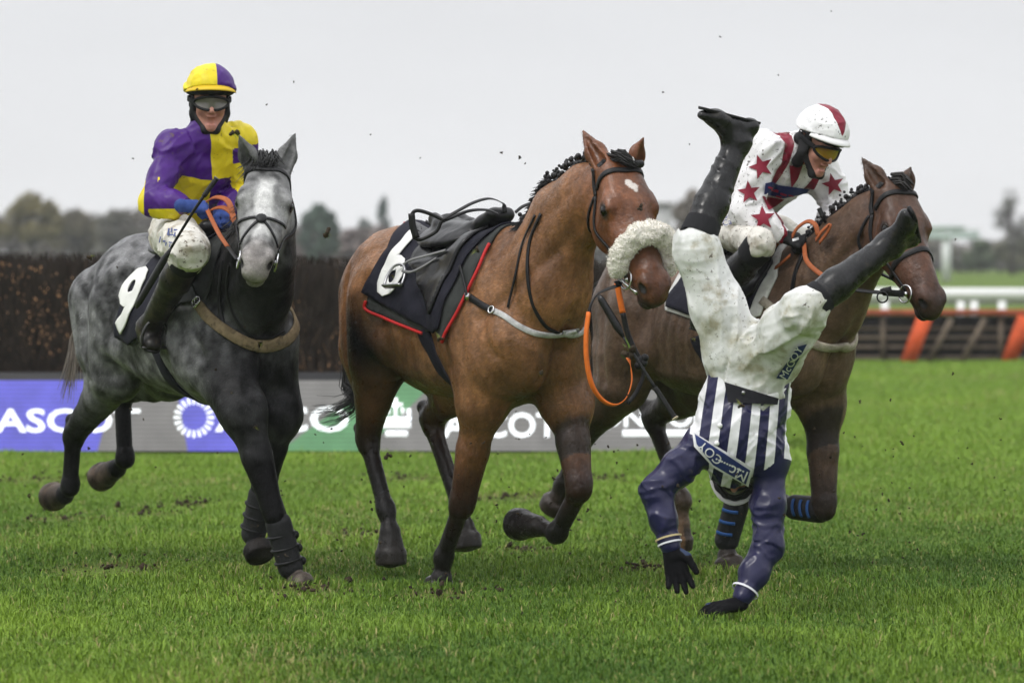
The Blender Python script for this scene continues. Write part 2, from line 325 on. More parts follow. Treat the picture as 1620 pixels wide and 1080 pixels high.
def poly_refine(V2, F, mx):                          # split triangles until no edge is longer than mx
    V = [tuple(v) for v in V2]; T = []
    for f in F:
        for i in range(1, len(f)-1): T.append((f[0], f[i], f[i+1]))
    for _ in range(7):
        mid = {}; new = []; ch = False
        def mp(a, b):
            k = (min(a, b), max(a, b))
            if k not in mid: V.append(tuple((np.array(V[a])+np.array(V[b]))/2)); mid[k] = len(V)-1
            return mid[k]
        Va = np.array(V); big = {}
        for t in T:
            for a, b in ((t[0], t[1]), (t[1], t[2]), (t[2], t[0])):
                k = (min(a, b), max(a, b))
                if k not in big: big[k] = np.linalg.norm(Va[a]-Va[b]) > mx
        for t in T:
            m = [mp(a, b) if big[(min(a, b), max(a, b))] else None for a, b in ((t[0], t[1]), (t[1], t[2]), (t[2], t[0]))]; c = sum(x is not None for x in m)
            if c == 0: new.append(t); continue
            ch = True
            if c == 3: new += [(t[0], m[0], m[2]), (m[0], t[1], m[1]), (m[2], m[1], t[2]), (m[0], m[1], m[2])]
            elif c == 1:
                i = [k for k in range(3) if m[k] is not None][0]; a, b, d = t[i], t[(i+1) % 3], t[(i+2) % 3]; new += [(a, m[i], d), (m[i], b, d)]
            else:
                i = [k for k in range(3) if m[k] is None][0]; a, b, d = t[i], t[(i+1) % 3], t[(i+2) % 3]; p, q = m[(i+1) % 3], m[(i+2) % 3]
                new += [(d, q, p), (a, b, p), (a, p, q)]
        T = new
        if not ch: break
    return np.array(V), T
# ---------------------------------------------------------------- the ground
def gz(y):
    t = np.clip((np.asarray(y, float)-75)/170, 0, 1); return .95*t*t*(3-2*t)
ys = np.concatenate([np.arange(-30, 12, 6), np.arange(12, 70, .5), np.arange(70, 260, 10), [300, 400, 600, 1000, 2000, 4000]])
xs = np.concatenate([[-2500, -800, -300, -120, -50, -20], np.arange(-12, 12.1, .5), [20, 50, 120, 300, 800, 2500]])
GX, GY = np.meshgrid(xs, ys); GP = np.stack([GX, GY, GX*0], -1); near = (np.abs(GX) < 13) & (GY < 70)
GP[..., 2] = gz(GY)+np.where(near, (vnoise(GP, .8, 3)-.5)*.03, 0)
nx, ny = len(xs), len(ys); q = np.arange(nx*ny).reshape(ny, nx)
gF = np.stack([q[:-1, :-1], q[:-1, 1:], q[1:, 1:], q[1:, :-1]], -1).reshape(-1, 4)
gm = bpy.data.materials.new('turf'); gm.use_nodes = True; t = gm.node_tree; L = t.links.new; p = t.nodes['Principled BSDF']; p.inputs['Roughness'].default_value = .9; p.inputs['Specular IOR Level'].default_value = .1
tcn = N(t, 'ShaderNodeTexCoord')
def noise_node(sc, dt=6): n = N(t, 'ShaderNodeTexNoise'); n.inputs['Scale'].default_value = sc; n.inputs['Detail'].default_value = dt; L(tcn.outputs['Object'], n.inputs['Vector']); return n.outputs[0]
def ramp(inp, stops):
    r = N(t, 'ShaderNodeValToRGB'); el = r.color_ramp.elements
    for i, (ps, c) in enumerate(stops):
        e_ = el[i] if i < 2 else el.new(ps)
        e_.position = ps; e_.color = (*c, 1)
    L(inp, r.inputs[0]); return r.outputs[0]
ca = ramp(noise_node(1.3), [(.32, (.06, .10, .014)), (.68, (.15, .23, .03))])
cb = ramp(noise_node(28), [(.3, (.45, .5, .4)), (.7, (1.25, 1.2, 1.15))])
mu = N(t, 'ShaderNodeMix', data_type='RGBA', blend_type='MULTIPLY'); mu.inputs[0].default_value = 1; L(ca, mu.inputs[6]); L(cb, mu.inputs[7]); L(mu.outputs[2], p.inputs['Base Color'])
b = N(t, 'ShaderNodeBump'); b.inputs['Strength'].default_value = .6; b.inputs['Distance'].default_value = .05; L(noise_node(40), b.inputs['Height']); L(b.outputs[0], p.inputs['Normal'])
tag(mesh_obj('ground', GP.reshape(-1, 3), gF, gm), kind='structure')
# ---- grass blades (uncountable)
def grass():
    n = 900000; u = RNG.random(n); y = 12.5+(62-12.5)*u**1.55; x = (RNG.random(n)-.5)*2*(.135*y+.45)
    keep = ~((y > 31.3) & (x < 2.0)); x, y = x[keep], y[keep]
    P = np.stack([x, y, np.zeros_like(x)], -1); cl = vnoise(P, 2.2, 5); cl2 = vnoise(P, 9, 6); tuft = vnoise(P*[1, .6, 1], .7, 8)
    scuff = np.zeros(len(x))
    for (sx_, sy_, sr) in SCUFFS: scuff = np.maximum(scuff, np.clip(1.6-np.hypot(x-sx_, (y-sy_)*.6)/sr, 0, 1))
    k = RNG.random(len(x)) > scuff*.8; x, y, P, cl, cl2, tuft, scuff = (a[k] for a in (x, y, P, cl, cl2, tuft, scuff))
    m = len(x); hgt = (.016+.05*cl*RNG.random(m)+.03*cl2*RNG.random(m))*(.65+.6*tuft)*(1+.004*(y-14)); hgt *= np.where(RNG.random(m) < .03, 1.6, 1)*(1-.5*scuff)
    wd = (.0013+.0015*RNG.random(m))*(1+.035*(y-14)); a = RNG.random(m)*2*math.pi; ln = (.25+.75*RNG.random(m)); la = RNG.random(m)*2*math.pi
    dx, dy = np.cos(a)*wd, np.sin(a)*wd; lx, ly = np.cos(la)*ln*hgt*.8, np.sin(la)*ln*hgt*.8; z0 = (vnoise(P, .8, 3)-.5)*.03-.004
    V = np.stack([np.stack([x-dx, y-dy, z0], -1), np.stack([x+dx, y+dy, z0], -1), np.stack([x+lx*.35+dx*.8, y+ly*.35+dy*.8, z0+hgt*.6], -1), np.stack([x+lx*.35-dx*.8, y+ly*.35-dy*.8, z0+hgt*.6], -1), np.stack([x+lx, y+ly, z0+hgt*(1-.35*ln)], -1)], 1)
    i = np.arange(m)[:, None]*5; F4 = np.concatenate([i, i+1, i+2, i+3], 1); F3 = np.concatenate([i+3, i+2, i+4], 1)
    g1, g2, g3 = np.array([.052, .118, .012]), np.array([.23, .35, .036]), np.array([.34, .30, .12])
    big = vnoise(P*[1, .5, 1], .45, 14); mixv = np.clip(.28+.75*(tuft-.5)+.55*(RNG.random(m)-.5)+.5*(cl-.5)+.5*(big-.35), 0, 1)[:, None]; c = g1*(1-mixv)+g2*mixv
    far = np.clip((y-19)/12, 0, 1)[:, None]; c = c*(1-far*.65)+np.array([.215, .345, .045])*far*.65
    dry = (RNG.random(m) < .035+.35*np.clip(vnoise(P*[1, .5, 1], 1.1, 12)-.58, 0, 1)+.5*scuff)[:, None]; c = np.where(dry, g3*(.6+.6*RNG.random((m, 1))), c); sb = np.clip(scuff*1.1-.1, 0, 1)[:, None]*(RNG.random((m, 1)) < .75); c = c*(1-sb*.8)+np.array([.085, .062, .035])*sb*.8
    cols = np.repeat(c, 5, 0)
    gmat = mat('grass_blade', rough=.55, spec=.2)
    V = V.reshape(-1, 3); Fl = np.concatenate([F4.ravel(), F3.ravel()]).astype(np.int32); me = bpy.data.meshes.new('grass')
    cnt = np.concatenate([np.full(m, 4), np.full(m, 3)]).astype(np.int32)
    me.vertices.add(len(V)); me.vertices.foreach_set('co', V.astype(np.float32).ravel()); me.loops.add(len(Fl)); me.loops.foreach_set('vertex_index', Fl)
    me.polygons.add(len(cnt)); me.polygons.foreach_set('loop_start', np.concatenate([[0], np.cumsum(cnt)[:-1]]).astype(np.int32)); me.update(calc_edges=True)
    at_ = me.color_attributes.new('Col', 'FLOAT_COLOR', 'POINT'); c4 = np.ones((len(V), 4), np.float32); c4[:, :3] = cols; at_.data.foreach_set('color', c4.ravel())
    me.materials.append(gmat); o = bpy.data.objects.new('grass', me); C.objects.link(o); tag(o, kind='stuff')
def gpt(x, y): d = CAMZ*FPX/(y-HY); return np.array([(x-CX)/FPX*d, d, 0])       # the point of level ground seen at pixel x, y
SCUFFS = [(*gpt(x, y)[:2], r) for x, y, r in ((100, 825, .16), (235, 815, .14), (300, 800, .1), (830, 875, .1), (950, 760, .14), (690, 945, .12), (480, 940, .12), (1030, 905, .1), (640, 760, .15), (170, 905, .2), (60, 760, .2), (560, 850, .18), (800, 790, .2), (1080, 900, .15))]
grass()
mud_m = mat('mud', (.035, .024, .014), rough=.9, var=.4, vscale=20)
mb = MB()
for (x, y, r) in SCUFFS:
    for _ in range(38):
        a, q_ = random.random()*6.283, r*2.4*random.random(); s = random.uniform(.003, .011)*random.choice([.6, 1, 1, 1.5])
        mb.ball((x+math.cos(a)*q_, y+math.sin(a)*q_*2.2, random.uniform(.008, .035)), (s*random.uniform(.7, 2), s*random.uniform(.7, 2), s*random.uniform(.5, 1.2)), n=5, fr=np.linalg.qr(RNG.normal(size=(3, 3)))[0])
tag(mb.build('mud', mud_m), kind='stuff')
# ---------------------------------------------------------------- the steeplechase fence and the LED board
DL = 31.6; XE = (1175-CX)/FPX*DL
def fence():
    rt = root('steeplechase_fence', 'long dark brown birch steeplechase fence standing behind the lit advertising board', 'fence', (-2.5, DL+.7, 0))
    bm_ = mat('birch_twigs', rough=.85, var=.3, vscale=9, spec=.2); mb = MB(); x0, x1 = -7.0, XE; top = lambda x: 1.475-.012*(x+.2)
    # dense core under the twigs
    n = 70
    for i in range(n):
        xa, xb = x0+(x1-x0)*i/n, x0+(x1-x0)*(i+1)/n; h = top(xa)-.05+random.uniform(-.015, .012)
        mb.box(((xa+xb)/2, DL+.85+random.uniform(-.02, .02), h/2), (xb-xa+.01, .75, h), col=(.013, .009, .006))
    m = 26000; V = []; F = []; cols = []
    for i in range(m):
        x = random.uniform(x0, x1); f = random.random(); h = top(x)
        if f < .8:     # front apron twigs leaning back
            z0 = random.uniform(.05, h-.2); ln = random.uniform(.08, .26); z1 = min(h+random.uniform(-.05, .02), z0+ln); yb = DL+.16+.3*(z0/h)-random.random()*.09; dx = random.gauss(0, .075); y1 = yb+.3*(z1-z0)/h-random.uniform(0, .03)
        else:
            z0 = h-.25; z1 = h+random.uniform(-.03, .035); yb = DL+.45+random.uniform(0, .75); y1 = yb+random.gauss(0, .03); dx = random.gauss(0, .05)
        r = random.uniform(.002, .0055); k = random.random(); cdark = np.array([.019, .014, .010])*(.5+1.2*random.random()); cl = cdark
        if k < .05: cl = np.array([.09, .055, .033])*(.6+.7*random.random())
        b = len(V); V += [(x-r*.8, yb, z0), (x+r, yb, z0), (x+dx+r*.6, y1, z1), (x+dx-r*.6, y1, z1)]; F.append((b, b+1, b+2, b+3)); cols += [cl]*4
    mb.add(np.array(V), F, np.array(cols))
    V = []; F = []; cols = []
    for i in range(5200):  # pale cut ends of the birch facing the camera
        x = random.uniform(x0, x1); h = top(x); zz = h*(.28+.68*random.random()**.75)
        if vnoise(np.array([x, 0, zz]), 2.0, 4) < random.uniform(.3, .66): continue
        y = DL+.06+.3*zz/h; r = random.uniform(.0025, .0095); b = len(V); c_ = np.array([.30, .165, .09])*(.35+.9*random.random())
        for j in range(6): V.append((x+r*math.cos(j*1.047)*.8, y, zz+r*math.sin(j*1.047)*1.4))
        F.append(tuple(range(b, b+6))); cols += [c_]*6
    mb.add(np.array(V), F, np.array(cols)); mb.build('brush', bm_, rt, smooth=False)
    mb = MB(); mb.box(((x0+x1)/2, DL+.33, .31), (x1-x0, .06, .62)); mb.build('takeoff_board', mat('wet_timber', (.03, .026, .022), var=.3), rt, smooth=False)
fence()
def led_board():
    rt = root('led_board', 'long low lit advertising board in blue, grey and green in front of the birch fence', 'advertising board', (-2.5, DL, 0)); x0, x1 = -7.0, XE; H = .565
    P = lambda x, y: ((x-CX)/FPX*DL, CAMZ+(HY-y)/FPX*DL)
    mb = MB(); mb.box(((x0+x1)/2, DL+.06, H/2+.02), (x1-x0, .1, H+.06)); mb.build('cabinet', mat('black_cabinet', (.03, .03, .032), rough=.5), rt, smooth=False)
    scr = bpy.data.materials.new('lit_screen'); scr.use_nodes = True; t = scr.node_tree; L = t.links.new; p = t.nodes['Principled BSDF']
    a = N(t, 'ShaderNodeAttribute', attribute_name='Col'); tcn = N(t, 'ShaderNodeTexCoord'); sp = N(t, 'ShaderNodeSeparateXYZ'); L(tcn.outputs['Object'], sp.inputs[0])
    wv = N(t, 'ShaderNodeMath', operation='MULTIPLY'); wv.inputs[1].default_value = 2*math.pi/.034; L(sp.outputs['Z'], wv.inputs[0]); sn = N(t, 'ShaderNodeMath', operation='SINE'); L(wv.outputs[0], sn.inputs[0])
    mr = N(t, 'ShaderNodeMapRange'); mr.inputs[1].default_value = .55; mr.inputs[2].default_value = 1; mr.inputs[3].default_value = 1; mr.inputs[4].default_value = .55; L(sn.outputs[0], mr.inputs[0])
    gn = N(t, 'ShaderNodeTexNoise'); gn.inputs['Scale'].default_value = 5; L(tcn.outputs['Object'], gn.inputs['Vector']); g2 = N(t, 'ShaderNodeMapRange'); g2.inputs[1].default_value = .3; g2.inputs[2].default_value = .7; g2.inputs[3].default_value = .85; g2.inputs[4].default_value = 1.12; L(gn.outputs[0], g2.inputs[0])
    mm = N(t, 'ShaderNodeMath', operation='MULTIPLY'); L(mr.outputs[0], mm.inputs[0]); L(g2.outputs[0], mm.inputs[1])
    x = N(t, 'ShaderNodeVectorMath', operation='SCALE'); L(a.outputs['Color'], x.inputs[0]); L(mm.outputs[0], x.inputs['Scale'])
    p.inputs['Base Color'].default_value = (.04, .04, .04, 1); p.inputs['Roughness'].default_value = .5; L(x.outputs[0], p.inputs['Emission Color']); p.inputs['Emission Strength'].default_value = 1
    blue, grey, green, lil = (.15, .145, .74), (.24, .232, .228), (.14, .36, .165), (.30, .26, .40)
    # slanting colour fields, butted end to end; top and bottom photo columns of each boundary
    top, bot = 601, 713
    bounds = [(-400, -400), (186, 154), (277, 297), (450, 438), (596, 442), (692, 576), (1176, 1176)]; colr = [blue, grey, blue, grey, green, grey]
    mb = MB()
    for (a0, b0), (a1, b1), c_ in zip(bounds[:-1], bounds[1:], colr):
        V = [(*P(b0, bot), 0), (*P(b1, bot), 0), (*P(a1, top), 0), (*P(a0, top), 0)]; V = [(q[0], DL, q[1]) for q in V]; mb.add(np.array(V), [(0, 1, 2, 3)], c_)
    mb.build('screen', scr, rt, smooth=False)
    # white lettering made of lit rows
    lm = mat('lit_lettering', (.93, .95, 1.0), emit=.85, rough=.5); mb = MB()
    def word(s, x0_, x1_, y0, y1):
        V, F = text_mesh(s, 1, .018); lo, hi = V.min(0), V.max(0); (ax, az), (bx, bz) = P(x0_, y1), P(x1_, y0)
        Q = np.zeros_like(V); Q[:, 0] = ax+(V[:, 0]-lo[0])/(hi[0]-lo[0])*(bx-ax); Q[:, 2] = az+(V[:, 1]-lo[1])/(hi[1]-lo[1])*(bz-az); Q[:, 1] = DL-.006; mm_ = MB(); mm_.add(Q, F); mm_.build('lettering', lm, rt, smooth=False)
    word('ASCOT', -8, 222, 646, 684); word('ASCO', 340, 552, 642, 683); word('ASCOT', 700, 882, 652, 692); word('LONDON', 925, 1130, 645, 675); 
    c0 = 0
    for (xa, xb, ya, yb) in ((924, 965, 671, 678), (985, 1120, 680, 690), (610, 645, 681, 690), (600, 650, 667, 677)):
        (ax, az), (bx, bz) = P(xa, yb), P(xb, ya); mm_ = MB(); mm_.box(((ax+bx)/2, DL-.009, (az+bz)/2), (bx-ax, .006, bz-az)); mm_.build('lit_bar', lm, rt, smooth=False)
    (cx_, cz_) = P(307, 660)
    for i in range(20):                               # ring of petals
        a_ = i/20*2*math.pi; u_ = np.array([math.cos(a_), math.sin(a_)]); v_ = np.array([-u_[1], u_[0]]); c_ = np.array([cx_, cz_])
        qv = [c_+u_*.10-v_*.007, c_+u_*.10+v_*.007, c_+u_*.155+v_*.012, c_+u_*.155-v_*.012]; mb.add(np.array([(k[0], DL-.006, k[1]) for k in qv]), [(0, 1, 2, 3)])
    mb.build('ring_logo', lm, rt, smooth=False); mb = MB()
    for (x, y, wx, wy) in ((626, 646, 6, 34), (626, 640, 22, 6), (604, 655, 6, 18), (647, 655, 6, 18), (615, 650, 5, 10), (637, 650, 5, 10), (626, 662, 48, 6)):   # crown
        c_ = P(x, y); mb.box((c_[0], DL-.012, c_[1]), (wx/FPX*DL, .006, wy/FPX*DL))
    mb.build('crown_logo', lm, rt, smooth=False)
led_board()
# ---------------------------------------------------------------- hurdle, rails, posts on the far side of the course
def hurdle():
    D = 61.2; X = lambda x: (x-CX)/FPX*D; rt = root('hurdle_fence', 'brown timber hurdle with orange padded rail and orange slanting struts on the far turf', 'hurdle', (X(1500), D, 0))
    wood = mat('hurdle_wood', (.13, .10, .075), var=.3, vscale=6, rough=.8); dark = mat('hurdle_brush', (.022, .02, .019), var=.4, vscale=10, rough=.9); org = mat('orange_pad', (.55, .085, .025), var=.25, vscale=5, rough=.7); rail_o = mat('worn_orange_rail', (.30, .065, .035), var=.35, vscale=5, rough=.8)
    x0, x1 = X(1240), X(1760); L_ = x1-x0; xm = (x0+x1)/2
    mb = MB(); mb.box((xm, D+.22, .36), (L_, .05, .66)); mb.build('brush_panel', dark, rt, smooth=False)
    mb = MB()
    for z in (.06, .22, .36, .5): mb.box((xm, D+.165, z), (L_, .05, .05))
    mb.build('rail', wood, rt, smooth=False)
    for x in (1398, 1585, 1742, 1300):
        mb = MB(); mb.box((X(x), D+.12, .35), (.08, .04, .7)); mb.build('post', wood, rt, smooth=False)
    for x in (1487, 1540, 1280): mb = MB(); mb.box((X(x), D+.03, .32), (.09, .05, .74), tilt=.5); mb.build('strut', wood, rt, smooth=False)
    for x in (1449, 1608, 1290): mb = MB(); mb.box((X(x), D-.06, .33), (.22, .09, .74), tilt=.36); mb.build('orange_strut', org, rt, smooth=False)
    mb = MB(); mb.box((xm, D+.13, .74), (L_, .2, .085)); mb.build('orange_rail', rail_o, rt, smooth=False)
hurdle()
def white_rail():
    D = 66.; X = lambda x: (x-CX)/FPX*D; rt = root('running_rail', 'white plastic running rail on posts behind the orange hurdle', 'rail', (X(1560), D, 0)); wm = mat('white_plastic', (.8, .8, .8), rough=.4)
    mb = MB(); mb.box(((X(1200)+X(1900))/2, D, .985), (X(1900)-X(1200), .1, .19)); mb.build('top_rail', wm, rt, smooth=False)
    mb = MB(); mb.box(((X(1200)+X(1900))/2, D+.1, .85), (X(1900)-X(1200), .06, .08)); mb.build('lower_rail', mat('dull_white_plastic', (.5, .5, .5), rough=.5), rt, smooth=False)
    for x in (1240, 1400, 1520, 1541, 1585, 1700, 1850): mb = MB(); mb.box((X(x), D-.01, .46), (.13, .06, .92)); mb.build('post', wm, rt, smooth=False)
white_rail()
def gantry():
    D = 190.; X = lambda x: (x-CX)/FPX*D; Z = lambda y: CAMZ+(HY-y)/FPX*D; z0 = float(gz(D)); rt = root('board_frame', 'pale green and white board raised on a white post far beyond the rail', 'sign', (X(1497), D, z0)); wm = mat('pale_paint', (.7, .72, .72), rough=.5); gm_ = mat('green_paint', (.42, .52, .48), rough=.5)
    mb = MB(); mb.box((X(1497), D, (Z(366)+z0)/2), (.4, .3, Z(366)-z0)); mb.build('post', wm, rt, smooth=False)
    mb = MB(); mb.box((X(1499), D, Z(366)), (X(1548)-X(1450), .25, .32)); mb.build('beam', wm, rt, smooth=False)
    mb = MB(); mb.box((X(1499), D-.1, Z(374)), (X(1552)-X(1452), .3, .2)); mb.box((X(1490), D-.1, Z(360)), (X(1540)-X(1470), .3, .15)); mb.build('panel', gm_, rt, smooth=False)
gantry()
def pale_hut(x0, x1, yt, D):
    X0, X1 = (x0-CX)/FPX*D, (x1-CX)/FPX*D; z0 = float(gz(D)); z1 = CAMZ+(HY-yt)/FPX*D; rt = root('building', 'pale flat-roofed building far off beside the brown tree behind the bay horse head', 'building', ((X0+X1)/2, D, z0)); mb = MB(); mb.box(((X0+X1)/2, D+2, (z0+z1)/2), (X1-X0, 4, z1-z0)); mb.build('wall', mat('pale_render', (.40, .40, .40), rough=.8, var=.15, vscale=2), rt, smooth=False)
    mb = MB(); mb.box(((X0+X1)/2, D+2, z1+.06), (X1-X0+.3, 4.3, .12)); mb.build('roof', mat('felt_roof', (.2, .19, .18), rough=.9), rt, smooth=False)
    mb = MB(); mb.box(((X0+X1)/2, D-.01, z0+1.6), (.5, .06, 1.2)); mb.build('window', mat('dull_window', (.2, .21, .22), rough=.3), rt, smooth=False)
pale_hut(1034, 1063, 324, 206.)
# ---- trees; crown colours are lightened to carry some of the distance haze
def leaf_cloud(mb, cs, n, size, col, colvar=.35, flat=1.0):
    V = []; F = []; cols = []
    for i in range(n):
        c, r = random.choice(cs); a = RNG.normal(size=3); a = a/np.linalg.norm(a)*(RNG.random()**.45); p_ = np.array(c)+a*np.array(r); u_ = unit(RNG.normal(size=3)); v_ = unit(np.cross(u_, RNG.normal(size=3))); s = size*random.uniform(.5, 1.3)
        b = len(V); V += [p_-u_*s, p_+v_*s*.5*flat, p_+u_*s, p_-v_*s*.5*flat]; F.append((b, b+1, b+2, b+3)); k = np.array(col)*(1+colvar*random.uniform(-1, 1)); cols += [k]*4
    mb.add(np.array(V), F, np.array(cols))
leafm = mat('foliage', rough=.8, spec=.15); barkm = mat('bark', (.06, .05, .04), rough=.9, var=.3)
def tree(x, yt, wpx, D, label, col, bare=False, cat='tree', n=2600, leaf=.22, name='tree', yb=None, grp='trees and bushes beyond the course'):
    X = (x-CX)/FPX*D; z0 = float(gz(D)); z1 = CAMZ+(HY-yt)/FPX*D; H = z1-z0; W = wpx/FPX*D; rt = root(name, label, cat, (X, D, z0), grp)
    mb = MB(); mb.tube([(X, D, z0-.2), (X+.03*W, D, z0+H*.35), (X-.02*W, D, z0+H*.8)], [.035*H, .025*H, .008*H], 7)
    cs = []
    for i in range(11):
        a = random.random()*6.283; f = random.uniform(.3, .95); rr = W*.33*(1-abs(f-.55)*.9); tip = np.array([X+math.cos(a)*rr, D+math.sin(a)*rr, z0+H*(f*.86+.02)]); st = np.array([X, D, z0+H*f*.55])
        mb.tube([st, (st+tip)/2+[0, 0, .03*H], tip], [.012*H, .008*H, .003*H], 5); cs.append((tip, (W*random.uniform(.14, .24), W*random.uniform(.14, .24), H*random.uniform(.08, .14))))
        if bare:
            for _ in range(14):
                t2 = tip+RNG.normal(size=3)*np.array([W*.13, W*.13, H*.1]); mb.tube([st+(tip-st)*random.uniform(.4, 1), t2], [.004*H, .0015*H], 3, cap=False)
    cs.append(((X, D, z0+H*.86), (W*.2, W*.2, H*.13))); mb.build('trunk', barkm, rt)
    mb = MB(); leaf_cloud(mb, cs, n//4 if bare else n, leaf*.55 if bare else leaf, col); mb.build('crown', leafm, rt, smooth=False)
tree(48, 303, 120, 232., 'yellowing broad tree at the far left above the fence', (.15, .13, .055))
tree(118, 330, 90, 240., 'dull olive tree with low crown beside the yellowing tree', (.13, .115, .075))
tree(185, 329, 90, 250., 'tall grey-green hazy tree left of the rider in purple and yellow', (.14, .135, .11))
tree(505, 320, 66, 225., 'dark green rounded tree between the grey horse and the bay horse', (.085, .125, .095), n=3600)
tree(607, 308, 22, 255., 'slim dark conifer just above the rump of the bay horse', (.13, .18, .165))
tree(575, 345, 40, 262., 'low grey-green tree beside the slim conifer', (.19, .21, .195))
tree(1096, 300, 76, 215., 'brown winter tree behind the raised boot of the falling jockey', (.20, .17, .14))
tree(1600, 296, 70, 225., 'leafless grey tree at the far right of the course', (.22, .215, .21), bare=True)
tree(1550, 380, 60, 235., 'low green bush by the bare tree beyond the white rail', (.12, .15, .09), cat='bush', name='bush')
tree(1610, 372, 90, 238., 'broad olive bush under the leafless grey tree', (.15, .15, .10), cat='bush', name='bush')
def wood(x0, x1, ytop, D, col, n, label):
    mb = MB(); cs = []
    for x in np.arange(x0, x1, 11):
        yt = ytop(x)+random.uniform(-8, 8); X = (x-CX)/FPX*D; z0 = float(gz(D)); z1 = CAMZ+(HY-yt)/FPX*D; h = z1-z0
        for f in (.25, .6, .88): cs.append(((X, D+random.uniform(-3, 3), z0+h*f), (.7, 1.5, h*.2)))
    leaf_cloud(mb, cs, n, .3, col, .4); tag(mb.build('far_wood', leafm, smooth=False), kind='stuff')
wood(-120, 470, lambda x: 352+14*math.sin(x*.021)+(12 if x > 300 else 0), 256., (.15, .135, .115), 9000, '')
wood(440, 780, lambda x: 372+6*math.sin(x*.05), 246., (.15, .12, .11), 6000, '')
wood(900, 1780, lambda x: 382+8*math.sin(x*.03), 262., (.16, .15, .13), 9000, '')
# ---------------------------------------------------------------- horses
class Frame:                                          # a horse's own axes: s forward, l towards its right side, z up
    def __init__(s, ox, oy, deg, sc=1.0):
        s.O = np.array([ox, oy, 0.]); t = R(deg); s.h = np.array([math.cos(t), -math.sin(t), 0]); s.r = np.array([-math.sin(t), -math.cos(t), 0]); s.sc = sc
        s.M = np.array([s.h, s.r, [0, 0, 1.]])
    def P(s, a, l, z): return s.O+s.sc*(a*s.h+l*s.r)+np.array([0, 0, z*s.sc])
    def px(s, x, y, l=0.):                            # where the view through photo pixel x, y meets the horse's plane at lateral offset l
        t = (l+s.O@s.r)/(s.r[0]*(x-CX)/FPX+s.r[1]); return at(x, y, t)
class Head:
    def __init__(s, poll, nose, dorsal, S=1.0):
        s.o = np.array(poll); L_ = np.linalg.norm(np.array(nose)-s.o); s.u = unit(np.array(nose)-s.o); s.v = unit(dorsal-s.u*np.dot(dorsal, s.u)); s.w = np.cross(s.u, s.v); s.S = L_/.62
        s.M = np.array([s.u, s.w, s.v])
    def P(s, a, b, c): return s.o+s.S*(a*s.u+1.1*b*s.w+c*s.v)
MUSCLE = [(.62, 1.05, .36, 1.48, .013, .030), (.27, 1.36, .31, 1.0, .013, .035), (.40, 1.44, .57, 1.12, -.008, .032), (.44, 1.2, .50, .98, -.008, .05), (-.27, 1.28, -.40, .95, .016, .045), (-.60, 1.42, -.58, .92, .011, .026), (-.72, 1.32, -.67, .95, .009, .022), (-.33, 1.46, -.36, 1.43, -.02, .05), (-.45, 1.3, -.5, 1.05, -.008, .07), (.52, 1.2, 1.05, 1.62, .012, .03), (.5, 1.45, 1.0, 1.74, .006, .03), (.1, .93, -.25, .96, -.006, .04)]+[(s_, 1.32, s_-.09, 1.0, .003, .016) for s_ in (-.22, -.15, -.08, -.01, .06, .13, .20)]
def muscles(V, fr):                                    # furrows (+) and swellings (-) drawn along lines on both flanks
    q = (V-fr.O.astype(np.float32))@fr.M.T.astype(np.float32)/fr.sc; out = 0; S_ = np.clip((np.abs(q[..., 1])-.05)/.05, 0, 1)
    for a, b, c, d, dep, w_ in MUSCLE:
        u0, u1 = c-a, d-b; t = np.clip(((q[..., 0]-a)*u0+(q[..., 2]-b)*u1)/(u0*u0+u1*u1), 0, 1); r2 = (q[..., 0]-a-t*u0)**2+(q[..., 2]-b-t*u1)**2; out = out-dep*np.exp(-r2/(w_*w_))
    mid = -.018*np.exp(-(q[..., 1]/.028)**2)*np.clip((q[..., 0]-.5)/.1, 0, 1)*np.clip((1.3-q[..., 2])/.15, 0, 1)
    return (out*S_+mid).astype(np.float32)
